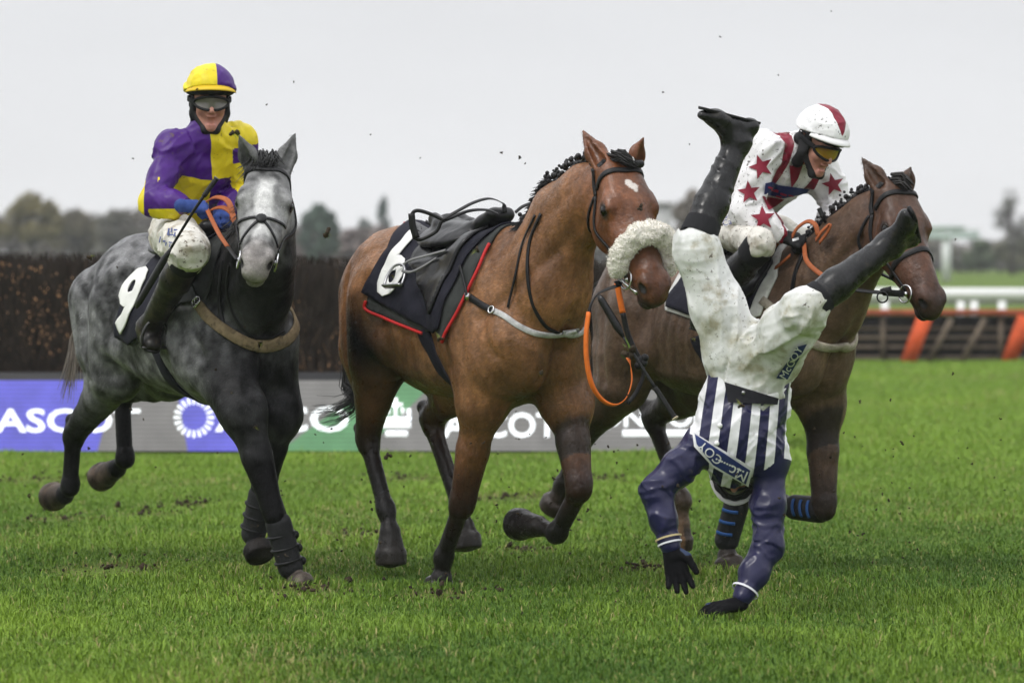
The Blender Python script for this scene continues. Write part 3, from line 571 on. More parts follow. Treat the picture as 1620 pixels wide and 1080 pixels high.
def horse_body(fr, H, J, col):
    B = Body(.05); _fd = folds(.007, 4.2, (1, 1, .6), 17, .45); B.disp = lambda V: muscles(V, fr)+_fd(V)*np.clip((V[..., 2]-.5)/.3, .15, 1)*np.clip(np.linalg.norm(V-H.o.astype(np.float32), axis=-1)/.35-.9, .2, 1); P = fr.P; q = fr.sc; M = fr.M; n = fr.r; c0, cd, cm = col['coat'], col['dark'], col['muzzle']; cb = col.get('belly', c0)
    E = lambda c, r, **k: B.ell(P(*c), np.array(r)*q, M, k.pop('col', c0), **k)
    Lm = lambda a, b, ra, rb, **k: B.limb(P(*a), P(*b), ra*q, rb*q, k.pop('col', c0), **k)
    E((-.03, 0, 1.2), (.62, .285, .335)); E((.32, 0, 1.19), (.40, .25, .385)); E((.02, 0, 1.02), (.5, .22, .17), col=cb)
    Lm((-.05, 0, 1.36), (-.45, 0, 1.41), .165, .2); Lm((.0, 0, 1.42), (.40, 0, 1.515), .10, .09); Lm((.40, 0, 1.515), (.62, 0, 1.42), .09, .12)
    E((-.5, 0, 1.36), (.34, .25, .265))
    for sg in (1, -1):
        E((-.52, .145*sg, 1.2), (.25, .13, .33)); Lm((-.70, .10*sg, 1.30), (-.60, .13*sg, 1.0), .12, .115); Lm((-.42, .17*sg, 1.38), (-.36, .18*sg, 1.1), .10, .12)
        Lm((.30, .12*sg, 1.40), (.58, .13*sg, 1.14), .10, .115, n=n, sq=.75, k=.10); E((.62, .08*sg, 1.08), (.13, .11, .2), k=.09); Lm((.28, .17*sg, 1.22), (.38, .15*sg, 1.0), .12, .1, k=.09)
    nk = J['neck']                                    # list of (point, radius, squeeze)
    for i in range(len(nk)-1):
        a, ra, sa = nk[i]; b, rb, sb = nk[i+1]; B.limb(a, b, ra, rb, J.get('neckcol', c0), n=J.get('neckn', n), sq=(sa+sb)/2, k=.06)
    for a, b, ra, rb, cc in J.get('extra', []): B.limb(a, b, ra, rb, cc if cc is not None else c0)
    # legs
    legs = {}; q0 = q
    for key in ('nf', 'ff', 'nh', 'fh'):
        q = q0; front = key[1] == 'f'; sg = 1 if key[0] == 'n' else -1; pts = [np.array(v) for v in J[key]]; lc = col.get(key, cd); hoofc = col.get(key+'_hoof', col['hoof'])
        if front:
            sh = P(.56, .13*sg, 1.1); E_, K, F, Cn, T = pts; leg = col.get('forearm', cd)
            B.limb(sh, E_, .115*q, .10*q, c0, k=.09); B.limb(P(.30, .16*sg, 1.10), E_, .115*q, .085*q, c0, k=.09)
            mid = E_+(K-E_)*.45; B.limb(E_, mid, .10*q, .078*q, J.get(key+'_col', c0), n=n, sq=.85); B.limb(mid, K, .076*q, .055*q, leg, k=.02)
            B.limb(K-(K-E_)*.07, K+(F-K)*.06, .058*q, .054*q, lc, k=.02)
        else:
            hip = P(-.45, .14*sg, 1.28); E_, K, F, Cn, T = pts; leg = col.get('gaskin', cd); B.limb(hip, E_, .17*q, .13*q, c0); B.limb(P(-.66, .12*sg, 1.05), E_+(K-E_)*.35, .12*q, .085*q, J.get(key+'_col', c0))
            mid = E_+(K-E_)*.5; B.limb(E_, mid, .125*q, .085*q, J.get(key+'_col', c0), n=n, sq=.8); B.limb(mid, K, .082*q, .052*q, leg, k=.025)
            bk = unit(-unit(F-K)-unit(E_-K)); hk = K-unit(F-K)*.03+(-bk)*(-.045) if False else K-unit(F-K)*.055+unit((K-E_)/np.linalg.norm(K-E_)+unit(K-F))*.035
            B.limb(K, hk, .042*q, .028*q, lc, k=.02); B.limb(mid, hk, .035*q, .02*q, lc, k=.03); B.limb(K-(K-E_)*.05, K+(F-K)*.09, .052*q, .05*q, lc, k=.02)
        sd_ = unit(F-K); pv = J.get(key+'_back'); pv = -fr.h if pv is None else np.array(pv); pv = unit(pv-sd_*np.dot(pv, sd_))
        cr = .035 if front else .0345; q = fr.sc*1.12
        B.limb(K, F, cr*q, .031*q, lc, k=.02); B.limb(K+(F-K)*.1+pv*.022, F+pv*.02, .019*q, .022*q, lc, k=.015)
        B.limb(F-sd_*.012, F+sd_*.01, .040*q, .039*q, lc, k=.02); B.limb(F+pv*.022, F+pv*.025+sd_*.01, .023*q, .019*q, lc, k=.02)
        B.limb(F, Cn, .027*q, .036*q, col.get(key+'_pastern', lc), k=.02); hd = unit(T-Cn); B.limb(Cn+hd*.012, T-hd*.048*q, .043*q, .059*q, hoofc, k=.014); B.frus(T-hd*.05*q, T-hd*.010, .052*q, .055*q, hoofc, k=.02, rd=.010)
        legs[key] = pts
    # head
    h = H.P; S = H.S; HM = H.M; ch = col.get('head', c0); fc = col.get('face', ch)
    El = lambda c, r, **k: B.ell(h(*c), np.array(r)*S, HM, k.pop('col', ch), **k)
    Hl = lambda a, b, ra, rb, **k: B.limb(h(*a), h(*b), ra*S, rb*S, k.pop('col', ch), **k)
    K1 = dict(k=.03)
    Hl((.03, 0, -.085), (.19, 0, -.09), .085, .098, **K1)
    Hl((.16, 0, -.062), (.49, 0, -.052), .064, .048, col=fc, **K1)
    for g in (1, -1):
        Hl((.05, .04*g, -.045), (.17, .055*g, -.042), .042, .042, **K1); El((.19, .083*g, -.062), (.052, .028, .04), k=.02); Hl((.145, .083*g, -.04), (.205, .09*g, -.036), .02, .018, k=.015)
        Hl((.2, .05*g, -.10), (.49, .024*g, -.08), .056, .042, **K1); Hl((.22, .052*g, -.15), (.50, .024*g, -.105), .05, .036, **K1); Hl((.25, .078*g, -.09), (.39, .048*g, -.08), .016, .01, k=.02)
        El((.18, .05*g, -.175), (.125, .046, .105), **K1); Hl((.24, .045*g, -.215), (.52, .018*g, -.125), .032, .026, k=.025)
        El((.20, .113*g, -.062), (.02, .012, .015), op=-1, k=.012)            # eye socket
        El((.545, .04*g, -.052), (.048, .024, .034), col=cm, k=.015); El((.578, .05*g, -.058), (.027, .02, .019), op=-1, k=.010, col=None)
        Hl((.612, .055*g, -.118), (.50, .06*g, -.112), .004, .003, op=-1, k=.006, col=None)
        eb, et = J['ear'][0 if g > 0 else 1]; eb, em, et, ef = h(.015, .05*g, -.045), None, np.array(et), unit(np.array(eb))
        em = eb+(et-eb)*.45; B.limb(eb, em, .042*S, .044*S, col.get('ear', ch), n=ef, sq=.6, k=.02); B.limb(em, et, .044*S, .003*S, col.get('ear', ch), n=ef, sq=.45, k=.008)
        B.limb(eb+(et-eb)*.22+ef*.026, eb+(et-eb)*.8+ef*.014, .026*S, .008*S, None, op=-1, k=.008)
    El((.545, 0, -.078), (.08, .06, .062), col=col.get('nose', cm), k=.025); El((.598, 0, -.09), (.038, .052, .042), col=cm, k=.02); El((.572, 0, -.142), (.042, .04, .025), col=cm, k=.012); El((.535, 0, -.14), (.03, .03, .026), col=cm, k=.02)
    return B
def muzzle_paint(V, c, H, dark=(.006, .005, .005), mouth=.8, lipdark=.85):
    q = (V-H.o)@H.M.T/H.S; q[:, 1] /= 1.1
    for g in (1, -1):
        d = np.linalg.norm((q-np.array([.572, .046*g, -.058]))/np.array([1.25, .9, .9]), axis=1); k = np.clip((.026-d)/.006, 0, 1)[:, None]; c = c*(1-k)+np.array(dark)*k
    for g in (1, -1):
        d = np.linalg.norm((q-np.array([.2, .1*g, -.062]))/np.array([1.15, 1, .9]), axis=1)+(vnoise(V, 60, 3)-.5)*.008; k = np.clip((.040-d)/.014, 0, 1)[:, None]*.85; c = c*(1-k)+np.array((.014, .009, .007))*k
    lip = np.clip((.006-np.abs(q[:, 2]+.116))/.003, 0, 1)*np.clip((q[:, 0]-.50)/.02, 0, 1)*(q[:, 0] < .68)*(np.abs(q[:, 1]) < .09); lip = lip[:, None]*mouth
    c = c*(1-lip)+np.array(dark)*lip; low = (np.clip((q[:, 0]-.545)/.03, 0, 1)*np.clip((-.072-q[:, 2])/.02, 0, 1)*(q[:, 0] < .7)*(np.abs(q[:, 1]) < .09)*lipdark)[:, None]; return c*(1-low)+np.array((.014, .012, .011))*low
def coat_hair(B, fr, H, rt, n, seed, lum=1.0):          # short coat hair lying back along the body and down the face
    rg = np.random.default_rng(seed); V, F, c = B.V, B.F, np.asarray(B.c); A, Bq, Cq = V[F[:, 0]], V[F[:, 1]], V[F[:, 2]]; fn = np.cross(Bq-A, Cq-A); ar = np.linalg.norm(fn, axis=1); nf = fn/(ar[:, None]+1e-12)
    i = rg.choice(len(F), n, p=ar/ar.sum()); a, b = rg.random((2, n, 1)); P = V[F[i, 0]]*(1-a)*(1-b)+V[F[i, 1]]*a*(1-b)+V[F[i, 2]]*a*b+V[F[i, 3]]*(1-a)*b; nn = nf[i]; col = c[F[i, 0]]
    q = (P-H.o)@H.M.T/H.S; onh = (q[:, 0] > -.05) & (q[:, 0] < .7) & (np.abs(q[:, 1]) < .16) & (q[:, 2] > -.3) & (q[:, 2] < .15)
    loc = (P-fr.O)@fr.M.T; fl = np.where(onh[:, None], H.u+.3*H.v, -fr.h*np.clip(loc[:, 2:3], .3, 1.2)+np.array([0, 0, -.75])); sw = vnoise(P, 6, seed)-.5; sw2 = vnoise(P, 22, seed+1)-.5
    d = fl-nn*(fl*nn).sum(1)[:, None]; d /= np.linalg.norm(d, axis=1)[:, None]+1e-9; sd = np.cross(nn, d); d = d+sd*((sw*1.3+sw2*1.1)[:, None]+rg.normal(0, .16, (n, 1))); d /= np.linalg.norm(d, axis=1)[:, None]
    L = (np.where(onh, .006, .0125)*rg.uniform(.6, 1.5, n))[:, None]; lift = rg.uniform(.02, .16, (n, 1)); w_ = .0007; sd = np.cross(nn, d)
    ok = np.ones(n, bool)
    for g in (1, -1): ok &= np.linalg.norm(q-np.array([.2, .1*g, -.062]), axis=1) > .04
    X = np.stack([P-sd*w_, P+sd*w_, P+d*L+nn*L*lift], 1)[ok]; col = (col*(lum*np.exp(rg.normal(0, .34, (n, 1)))))[ok]
    m = len(X); hm = bpy.data.materials.get('coat_hair') or mat('coat_hair', rough=.5, spec=.2); o = mesh_obj('coat_hair', X.reshape(-1, 3), np.arange(m*3).reshape(m, 3), hm, rt, np.repeat(col, 3, 0), smooth=False); o['kind'] = 'stuff'
def eyes(H, rt):
    em = bpy.data.materials.get('horse_eye') or mat('horse_eye', (.004, .003, .0025), rough=.12, spec=.35)
    for g in (1, -1):
        mb = MB(); mb.ball(H.P(.2, .0935*g, -.062), np.array((.030, .023, .030))*H.S, n=16, fr=H.M); mb.build('eye', em, rt)
        mb = MB(); a = [H.P(.178, .098*g, -.066), H.P(.182, .104*g, -.052), H.P(.196, .106*g, -.038), H.P(.218, .098*g, -.040)]; mb.tube(spline(a, 9), [.002, .004, .006, .007, .007, .007, .006, .004, .002], 6)
        mb.build('eyelid', EYELID, rt)
EYELID = mat('eyelid', (.02, .014, .01), rough=.5)
def coat_mat(name, var, vs, rough=.46, bump=.45, mud=None, spec=.08):
    return mat(name, rough=rough, var=var, vscale=vs, bump=bump, bscale=48, bdist=.010, spec=spec, mud=mud, rvar=.12, detail=5)
# ---- the riderless bay
BAY = Frame(-.215, 18.5, 57); f = BAY.px
bay_head = Head(f(984, 254, 0), f(984, 254, 0)+np.array([.165, -.34, -.545]), BAY.h*.8+BAY.r*.12+np.array([0, 0, .25]))
BC = dict(coat=(.22, .103, .044), dark=(.006, .005, .0045), muzzle=(.012, .009, .008), hoof=(.022, .018, .015), belly=(.23, .135, .075), head=(.15, .052, .019), face=(.165, .055, .019), nose=(.15, .052, .02), forearm=(.045, .014, .008), gaskin=(.02, .008, .006), ear=(.10, .03, .012))
bj = dict(
    neck=[(BAY.P(.42, 0, 1.24), .30, .76), (BAY.P(.66, 0, 1.36), .245, .66), (f(890, 362, 0), .185, .6), (f(927, 318, 0), .145, .62), (f(963, 300, 0), .11, .75)],
    nf=[f(762, 640, .15), f(731, 798, .13), f(702, 882, .11), f(699, 912, .11), f(692, 940, .11)],
    ff=[f(898, 640, -.15), f(917, 772, -.13), f(880, 842, -.12), f(853, 832, -.12), f(815, 828, -.12)],
    nh=[f(600, 575, .15), f(581, 694, .14), f(611, 806, .13), f(617, 838, .13), f(619, 893, .13)],
    fh=[f(742, 600, -.15), f(681, 662, -.14), f(727, 800, -.13), f(734, 830, -.13), f(738, 868, -.13)],
    nh_back=-BAY.h, fh_back=-BAY.h, ff_back=(-.2, .5, -.8))
EF = BAY.h*.8+BAY.r*.5
bj['ear'] = [(BAY.h*.7+BAY.r*.75, f(922, 207, .06)), (BAY.h*.9-BAY.r*.3, f(1019, 216, -.09))]
bay_rt = root('horse', 'riderless bay horse with black plaited mane and white sheepskin noseband', 'horse', (*BAY.P(0, 0, 0)[:2], 0), 'horses galloping away from the fence')
bay = horse_body(BAY, bay_head, bj, BC)
def bay_cols(V):
    c = bay.colors(V, .055)
    nz = vnoise(V, 5, 21)[:, None]; n2 = vnoise(V, 14, 22)[:, None]
    spots = [((790, 600), .0, .30, .55), ((870, 580), -.05, .25, .5), ((592, 562), .26, .24, 1.15)]           # dark sweat- and mud-soaked hair
    for (px, l, r, amt) in spots:
        d = np.linalg.norm(V-f(px[0], px[1], l), axis=1)[:, None]; k = np.clip(1.25-d/r+(nz-.5)*1.2, 0, 1)*amt; c = c*(1-k)+np.array((.03, .016, .009))*k
    n4 = vnoise(V*[1, 1, .35], 55, 24)[:, None]; n5 = vnoise(V, 120, 25)[:, None]; c = c*(.70+.6*nz)*(.82+.36*n2)*(.72+.56*n4)*(.78+.44*n5); wet = np.clip((vnoise(V*[1, 1, .4], 7, 26)[:, None]-.56)/.12, 0, 1)*.45; c = c*(1-wet)+c*np.array((.42, .36, .34))*wet
    L = lambda a, b, cc: (bay_head.P(a, b, cc))
    hd = (V-bay_head.o)@bay_head.M.T/bay_head.S       # star on the forehead
    for a, b, r in ((.115, .005, .017), (.135, .0, .010), (.15, -.012, .009), (.128, -.018, .01)):
        d = np.hypot(hd[:, 0]-a, (hd[:, 1]-b)*1.2)+(n2[:, 0]-.5)*.012; k = (np.clip((r-d)/.004+.5, 0, 1)*(hd[:, 2] > -.09) * (np.abs(hd[:, 1]) < .1) * (hd[:, 0] > 0))[:, None]; c = c*(1-k)+np.array((.55, .5, .46))*k
    return muzzle_paint(V, c, bay_head)
bay.build('body', coat_mat('bay_coat', .16, 16, mud=[(34, .63, .04, (.02, .013, .008), .6), (95, .63, .04, (.02, .014, .008), .7)], spec=.4, rough=.37), bay_rt, .0075, bay_cols)
eyes(bay_head, bay_rt)
coat_hair(bay, BAY, bay_head, bay_rt, 190000, 51)
# ---- the grey
GREY = Frame(-1.496, 19.2, 60, .98); g = GREY.px
grey_head = Head(g(425, 258, .10), g(425, 258, .10)+np.array([-.028, -.47, -.44]), np.array([.06, -.75, .5]))
GC = dict(coat=(.135, .135, .14), dark=(.007, .007, .0075), muzzle=(.16, .15, .145), hoof=(.075, .055, .042), nf_hoof=(.16, .13, .11), ff_hoof=(.03, .026, .024), belly=(.12, .12, .12), head=(.19, .19, .19), face=(.25, .25, .25), forearm=(.009, .009, .0095), gaskin=(.009, .009, .0095), ear=(.10, .10, .10))
gj = dict(
    neck=[(GREY.P(.46, 0, 1.27), .28, .72), (GREY.P(.70, .02, 1.40), .23, .62), (g(418, 400, .06), .17, .68), (g(422, 345, .09), .14, .7), (g(425, 305, .10), .10, .8)],
    neckcol=(.010, .010, .0105),
    nf=[g(385, 650, .12), g(437, 812, .03), g(460, 895, -.04), g(466, 912, -.05), g(478, 936, -.05)],
    ff=[g(440, 655, -.14), g(417, 768, -.13), g(402, 842, -.12), g(405, 860, -.12), g(413, 880, -.12)],
    nh=[g(185, 590, .15), g(117, 688, .15), g(112, 768, .14), g(103, 782, .14), g(80, 786, .14)],
    fh=[g(268, 590, -.14), g(194, 622, -.14), g(199, 724, -.14), g(186, 740, -.14), g(157, 756, -.14)],
    nh_back=(-.8, .3, 0), fh_back=(-.8, .3, 0))
gj['extra'] = [(GREY.P(-.69, .155*sg, 1.30), GREY.P(-.66, .16*sg, 1.06), .165, .14, None) for sg in (1, -1)]
gj['ear'] = [((-.45, -1, .1), g(377, 212, .24)), ((.45, -1, .1), g(467, 211, -.06))]
grey_rt = root('horse', 'dappled grey horse ridden by the jockey in purple and yellow quarters', 'horse', (*GREY.P(0, 0, 0)[:2], 0), 'horses galloping away from the fence')
grey = horse_body(GREY, grey_head, gj, GC)
def grey_cols(V):
    c = grey.colors(V, .035); n1 = vnoise(V, 6, 31)[:, None]; n2 = vnoise(V, 20, 32)[:, None]; n3 = vnoise(V, 60, 33)[:, None]
    loc = (V-GREY.O)@GREY.M.T
    k = np.clip((.9-loc[:, 2])/.35, 0, 1)[:, None]; k = np.maximum(k, np.clip((loc[:, 0]-.50)/.2, 0, 1)[:, None]*np.clip((1.22-loc[:, 2])/.25, 0, 1)[:, None]*.9)      # black legs and breast
    hd = (V-grey_head.o)@grey_head.M.T/grey_head.S; onh = ((np.abs(hd[:, 1]) < .14) & (hd[:, 2] > -.26) & (hd[:, 0] > -.2) & (hd[:, 0] < .7) & (np.abs(hd[:, 2]) < .3))[:, None]
    for kk in ('nf', 'ff', 'nh', 'fh'):
        Cn_, T_ = gj[kk][3], gj[kk][4]; ax_ = T_-Cn_; tt = np.clip((V-Cn_)@ax_/(ax_@ax_), 0, 1); k = np.where((np.linalg.norm(V-Cn_-tt[:, None]*ax_, axis=1) < .075) & ((V-Cn_)@unit(ax_) > .004), 0, k.T).T
    k = np.where(onh & (hd[:, 2:3] > -.2), 0, k); c = c*(1-k)+np.array((.0065, .0065, .007))*k
    n6 = vnoise(V*[1, 1, .6]+.05*vnoise(V, 9, 36)[:, None], 38, 34)[:, None]; dp = .45*vnoise(V, 24, 37)[:, None]+.3*n2+.25*n1; dp = np.clip((dp-.34)/.32, 0, 1); c = c*(.38+1.15*dp+.45*(n3-.5)+.35*(n6-.5))
    bz = np.clip((.034+.012*np.sin(hd[:, 0]*30)-np.abs(hd[:, 1]+.006))/.018+.5+(n2[:, 0]-.5)*1.5, 0, 1)*np.clip((hd[:, 0]-.09)/.06, 0, 1)*np.clip((.47-hd[:, 0])/.06, 0, 1)*(hd[:, 2] > -.08)*onh[:, 0]; bz = bz[:, None]*.9
    c = c*(1-bz)+np.array((.55, .55, .54))*bz
    mz = (np.clip((hd[:, 0]-.46)/.06, 0, 1)*onh[:, 0])[:, None]*.6; c = c*(1-mz)+np.array((.22, .20, .19))*mz*(.5+n2)
    return muzzle_paint(V, c, grey_head, (.012, .011, .011), .7, .0)
grey.build('body', coat_mat('grey_coat', .3, 28, mud=[(40, .64, .05, (.03, .024, .018), .5)]), grey_rt, .0075, grey_cols)
eyes(grey_head, grey_rt)
coat_hair(grey, GREY, grey_head, grey_rt, 190000, 52)
# ---- the brown horse at the right
BRN = Frame(1.01, 19.4, 50, .96); b_ = BRN.px
brn_head = Head(b_(1424, 290, 0), b_(1424, 290, 0)+np.array([.165, -.29, -.55]), BRN.h*.8+BRN.r*.12+np.array([0, 0, .25]))
RC = dict(coat=(.118, .074, .049), dark=(.007, .006, .005), muzzle=(.022, .016, .014), hoof=(.045, .032, .024), fh_hoof=(.17, .09, .04), belly=(.115, .075, .052), head=(.07, .03, .016), face=(.12, .038, .014), forearm=(.03, .015, .01), gaskin=(.012, .008, .006), ear=(.035, .018, .012), fh_pastern=(.19, .14, .105))
rj = dict(
    neck=[(BRN.P(.44, 0, 1.24), .29, .76), (BRN.P(.68, 0, 1.36), .24, .66), (b_(1343, 402, 0), .18, .6), (b_(1380, 360, 0), .145, .65), (b_(1405, 335, 0), .11, .75)],
    nf=[b_(1190, 680, .14), b_(1170, 785, .12), b_(1152, 850, .11), b_(1150, 876, .11), b_(1156, 904, .11)],
    ff=[b_(1300, 640, -.15), b_(1304, 805, -.13), b_(1262, 800, -.12), b_(1240, 796, -.12), b_(1205, 790, -.12)],
    nh=[b_(985, 610, .15), b_(925, 690, .15), b_(890, 768, .14), b_(884, 785, .14), b_(872, 806, .14)],
    fh=[b_(1110, 610, -.14), b_(1032, 660, -.14), b_(1080, 790, -.13), b_(1077, 826, -.13), b_(1073, 868, -.13)],
    ff_back=(-.2, .4, -.9))
rj['ear'] = [(BRN.h*.6+BRN.r*.85, b_(1362, 247, .08)), (BRN.h*.95-BRN.r*.2, b_(1441, 262, -.09))]
brn_rt = root('horse', 'dark brown horse at the right ridden by the jockey in white with maroon stars', 'horse', (*BRN.P(0, 0, 0)[:2], 0), 'horses galloping away from the fence')
brn = horse_body(BRN, brn_head, rj, RC)
def brn_cols(V):
    c = brn.colors(V, .055); n1 = vnoise(V, 5, 41)[:, None]; n2 = vnoise(V, 14, 42)[:, None]
    n4 = vnoise(V*[1, 1, .35], 55, 44)[:, None]; n5 = vnoise(V, 120, 45)[:, None]; return muzzle_paint(V, c, brn_head)*(.6+.75*n1)*(.8+.4*n2)*(.72+.56*n4)*(.78+.44*n5)
brn.build('body', coat_mat('brown_coat', .16, 16, mud=[(34, .62, .05, (.10, .075, .05), .4), (95, .63, .04, (.12, .09, .06), .5)], spec=.3, rough=.4), brn_rt, .0075, brn_cols)
eyes(brn_head, brn_rt)
coat_hair(brn, BRN, brn_head, brn_rt, 190000, 53)
# ---------------------------------------------------------------- riders
SKIN = (.44, .215, .16)
skin_m = mat('skin', rough=.5, var=.2, vscale=30, mud=[(60, .64, .05, (.12, .08, .05), .6)], bump=.15, bscale=120, bdist=.002, spec=.35)
class HeadFrame:
    def __init__(s, c, up, fwd, S=1.0):
        s.o = np.array(c, float); s.u = unit(up); s.f = unit(np.array(fwd)-s.u*np.dot(fwd, s.u)); s.r = np.cross(s.f, s.u); s.S = S; s.M = np.array([s.f, s.r, s.u])
    def P(s, f, r, u): return s.o+s.S*(f*s.f+r*s.r+u*s.u)
def head_prims(B, H, open_mouth=.3, skin=SKIN):
    S = H.S; E = lambda c, r, **k: B.ell(H.P(*c), np.array(r)*S, H.M, k.pop('col', skin), **k); Lm = lambda a, b, ra, rb, **k: B.limb(H.P(*a), H.P(*b), ra*S, rb*S, k.pop('col', skin), **k)
    lip = (.38, .13, .11); o = open_mouth
    E((-.01, 0, .025), (.095, .074, .088), k=.02); E((.028, 0, -.03), (.066, .060, .08), k=.02); Lm((.02, .045, -.062), (.075, .012, -.102-.006*o), .022, .017, k=.02); Lm((.02, -.045, -.062), (.075, -.012, -.102-.006*o), .022, .017, k=.02)
    Lm((.082, 0, .005), (.108, 0, -.036), .009, .0125, k=.012); E((.082, 0, -.105-.006*o), (.016, .018, .014), k=.015)
    for g in (1, -1):
        E((.062, .038*g, -.03), (.028, .024, .024), k=.02); Lm((.083, .012*g, .02), (.068, .045*g, .018), .011, .010, k=.012); E((.1, .011*g, -.042), (.010, .008, .007), k=.006)
        E((.078, .030*g, .002), (.012, .014, .010), op=-1, k=.01); E((.067, .030*g, .002), (.013, .013, .012), col=(.25, .16, .12), k=.004); E((-.012, .076*g, -.015), (.018, .008, .03), k=.008)
    E((.094, 0, -.064+.002*o), (.010, .024, .006), col=lip, k=.006); E((.091, 0, -.077-.014*o), (.011, .021, .007), col=lip, k=.006)
    if o: E((.1, 0, -.070-.007*o), (.024, .018, .003+.008*o), op=-1, k=.004, col=None)
def hand_prims(B, w, d, nrm, curl=.5, off=0., thumb=.5, spread=.15, S=1.0, col=SKIN, flip=1, curls=None):
    """w wrist, d towards the knuckles, nrm out of the back of the hand; flip picks the thumb's side"""
    d = unit(d); nrm = unit(np.array(nrm)-d*np.dot(nrm, d)); sd = np.cross(d, nrm)*flip; w = np.array(w); k = .006
    L_ = [.072, .08, .074, .058]
    for i in range(4):
        x = .030-.020*i; kn = w+S*(d*(.088-.004*abs(i-1)*1.0)+sd*x); B.limb(w+S*(sd*x*.55+d*.01), kn, .016*S+off, .0125*S+off, col, k=.01)
        dd = unit(d+sd*(x/.03)*spread); c = (curls[i] if curls else curl); p = kn; ang = 0
        for j, (fr, rr) in enumerate(((.45, .0102), (.3, .0092), (.25, .0082))):
            ang += c*(.9, 1.1, .8)[j]; v = dd*math.cos(ang)-nrm*math.sin(ang); q = p+v*L_[i]*fr*S; B.limb(p, q, rr*S+off, (rr-.0009)*S+off, col, k=k if j else .008); p = q
    tb = w+S*(d*.025+sd*.024-nrm*.004); v = unit(d*.62+sd*.7-nrm*.25); t1 = tb+v*.042*S; v2 = unit(d*(.9-.4*thumb)+sd*(.35-.7*thumb)-nrm*.7*thumb); t2 = t1+v2*.032*S; t3 = t2+unit(v2-sd*.3*thumb)*.024*S
    B.limb(tb, t1, .0165*S+off, .0125*S+off, col, k=.01); B.limb(t1, t2, .0115*S+off, .0102*S+off, col, k=k); B.limb(t2, t3, .0102*S+off, .0088*S+off, col, k=k)
def limb_folds(segs, amp, per, seed=0):               # folds running round a sleeve or leg
    def f(P):
        out = np.zeros(P.shape[:-1], np.float32); best = np.full(P.shape[:-1], 9, np.float32)
        for a, b in segs:
            a = np.asarray(a, np.float32); b = np.asarray(b, np.float32); ba = b-a; L = float(np.sqrt(ba@ba)); x = (P-a)@ba/L; v = P-a-np.clip(x/L, 0, 1)[..., None]*ba; r = np.sqrt((v*v).sum(-1))
            n = vnoise(P, 9, seed); ph = x/per+2.2*n+.8*vnoise(P, 22, seed+3); w_ = (.5+.5*np.cos(ph*6.283))**3*np.clip(2.6*vnoise(P, 7, seed+5)-.9, 0, 1.3); m = r < best; out = np.where(m, amp*(w_-.2), out); best = np.where(m, r, best)
        return out
    return f
def pattern_mat(name, ca, cb, mode, cc=None, rough=.4, mud=None, bump=.15, spec=.22):
    """ca / cb cloth chosen by crisp thresholds of the surface fields pa and pb"""
    m = mat(name, col=ca, rough=rough, bump=bump, bscale=45, bdist=.008, spec=spec); t = m.node_tree; L = t.links.new; p = t.nodes['Principled BSDF']
    def st(nm, off=0): a = N(t, 'ShaderNodeAttribute', attribute_name=nm); g_ = N(t, 'ShaderNodeMath', operation='GREATER_THAN'); g_.inputs[1].default_value = off; L(a.outputs['Fac'], g_.inputs[0]); return g_.outputs[0], a.outputs['Fac']
    A, fa = st('pa'); Bf, fb = st('pb')
    def mixc(f, x, y):
        n = N(t, 'ShaderNodeMix', data_type='RGBA'); L(f, n.inputs[0])
        for s_, v in ((6, x), (7, y)):
            if isinstance(v, tuple): n.inputs[s_].default_value = (*v, 1)
            else: L(v, n.inputs[s_])
        return n.outputs[2]
    if mode == 'xor': n = N(t, 'ShaderNodeMath', operation='SUBTRACT'); L(A, n.inputs[0]); L(Bf, n.inputs[1]); ab = N(t, 'ShaderNodeMath', operation='ABSOLUTE'); L(n.outputs[0], ab.inputs[0]); c = mixc(ab.outputs[0], ca, cb)
    elif mode == 'stripe':
        s_ = N(t, 'ShaderNodeMath', operation='SINE'); L(fa, s_.inputs[0]); g_ = N(t, 'ShaderNodeMath', operation='GREATER_THAN'); g_.inputs[1].default_value = -.05; L(s_.outputs[0], g_.inputs[0]); c = mixc(Bf, mixc(g_.outputs[0], ca, cb), cb)
    else: c = mixc(Bf, mixc(A, ca, cb), cc or cb)
    tcn = N(t, 'ShaderNodeTexCoord'); n = N(t, 'ShaderNodeTexNoise'); n.inputs['Scale'].default_value = 12; L(tcn.outputs['Object'], n.inputs['Vector']); r = N(t, 'ShaderNodeMapRange'); r.inputs[1].default_value = .3; r.inputs[2].default_value = .7; r.inputs[3].default_value = .86; r.inputs[4].default_value = 1.08; L(n.outputs[0], r.inputs[0])
    s_ = N(t, 'ShaderNodeVectorMath', operation='SCALE'); L(c, s_.inputs[0]); L(r.outputs[0], s_.inputs['Scale']); c = s_.outputs[0]
    for (msc, thr, soft, mcol, amt) in (mud or []):
        n = N(t, 'ShaderNodeTexNoise'); n.inputs['Scale'].default_value = msc; n.inputs['Detail'].default_value = 5; n.inputs['Roughness'].default_value = .65; L(tcn.outputs['Object'], n.inputs['Vector']); r = N(t, 'ShaderNodeMapRange'); r.inputs[1].default_value = thr; r.inputs[2].default_value = thr+soft; r.inputs[4].default_value = amt; L(n.outputs[0], r.inputs[0]); r = gate(t, tcn, r, msc) if msc > 20 else r; c = mixc(r.outputs[0], c, mcol)
    L(c, p.inputs['Base Color']); return crease(m, 12, .55, .013)
MUDC = (.055, .038, .022)
breech_m = mat('white_breeches', (.66, .665, .655), rough=.5, var=.06, vscale=10, bump=.15, bscale=60, bdist=.005, spec=.25, mud=[(4.5, .49, .16, (.34, .33, .23), .75), (9, .57, .14, (.30, .25, .17), .65), (22, .63, .05, (.16, .12, .07), .8), (55, .61, .03, (.06, .045, .03), .9), (120, .66, .03, MUDC, .8)])
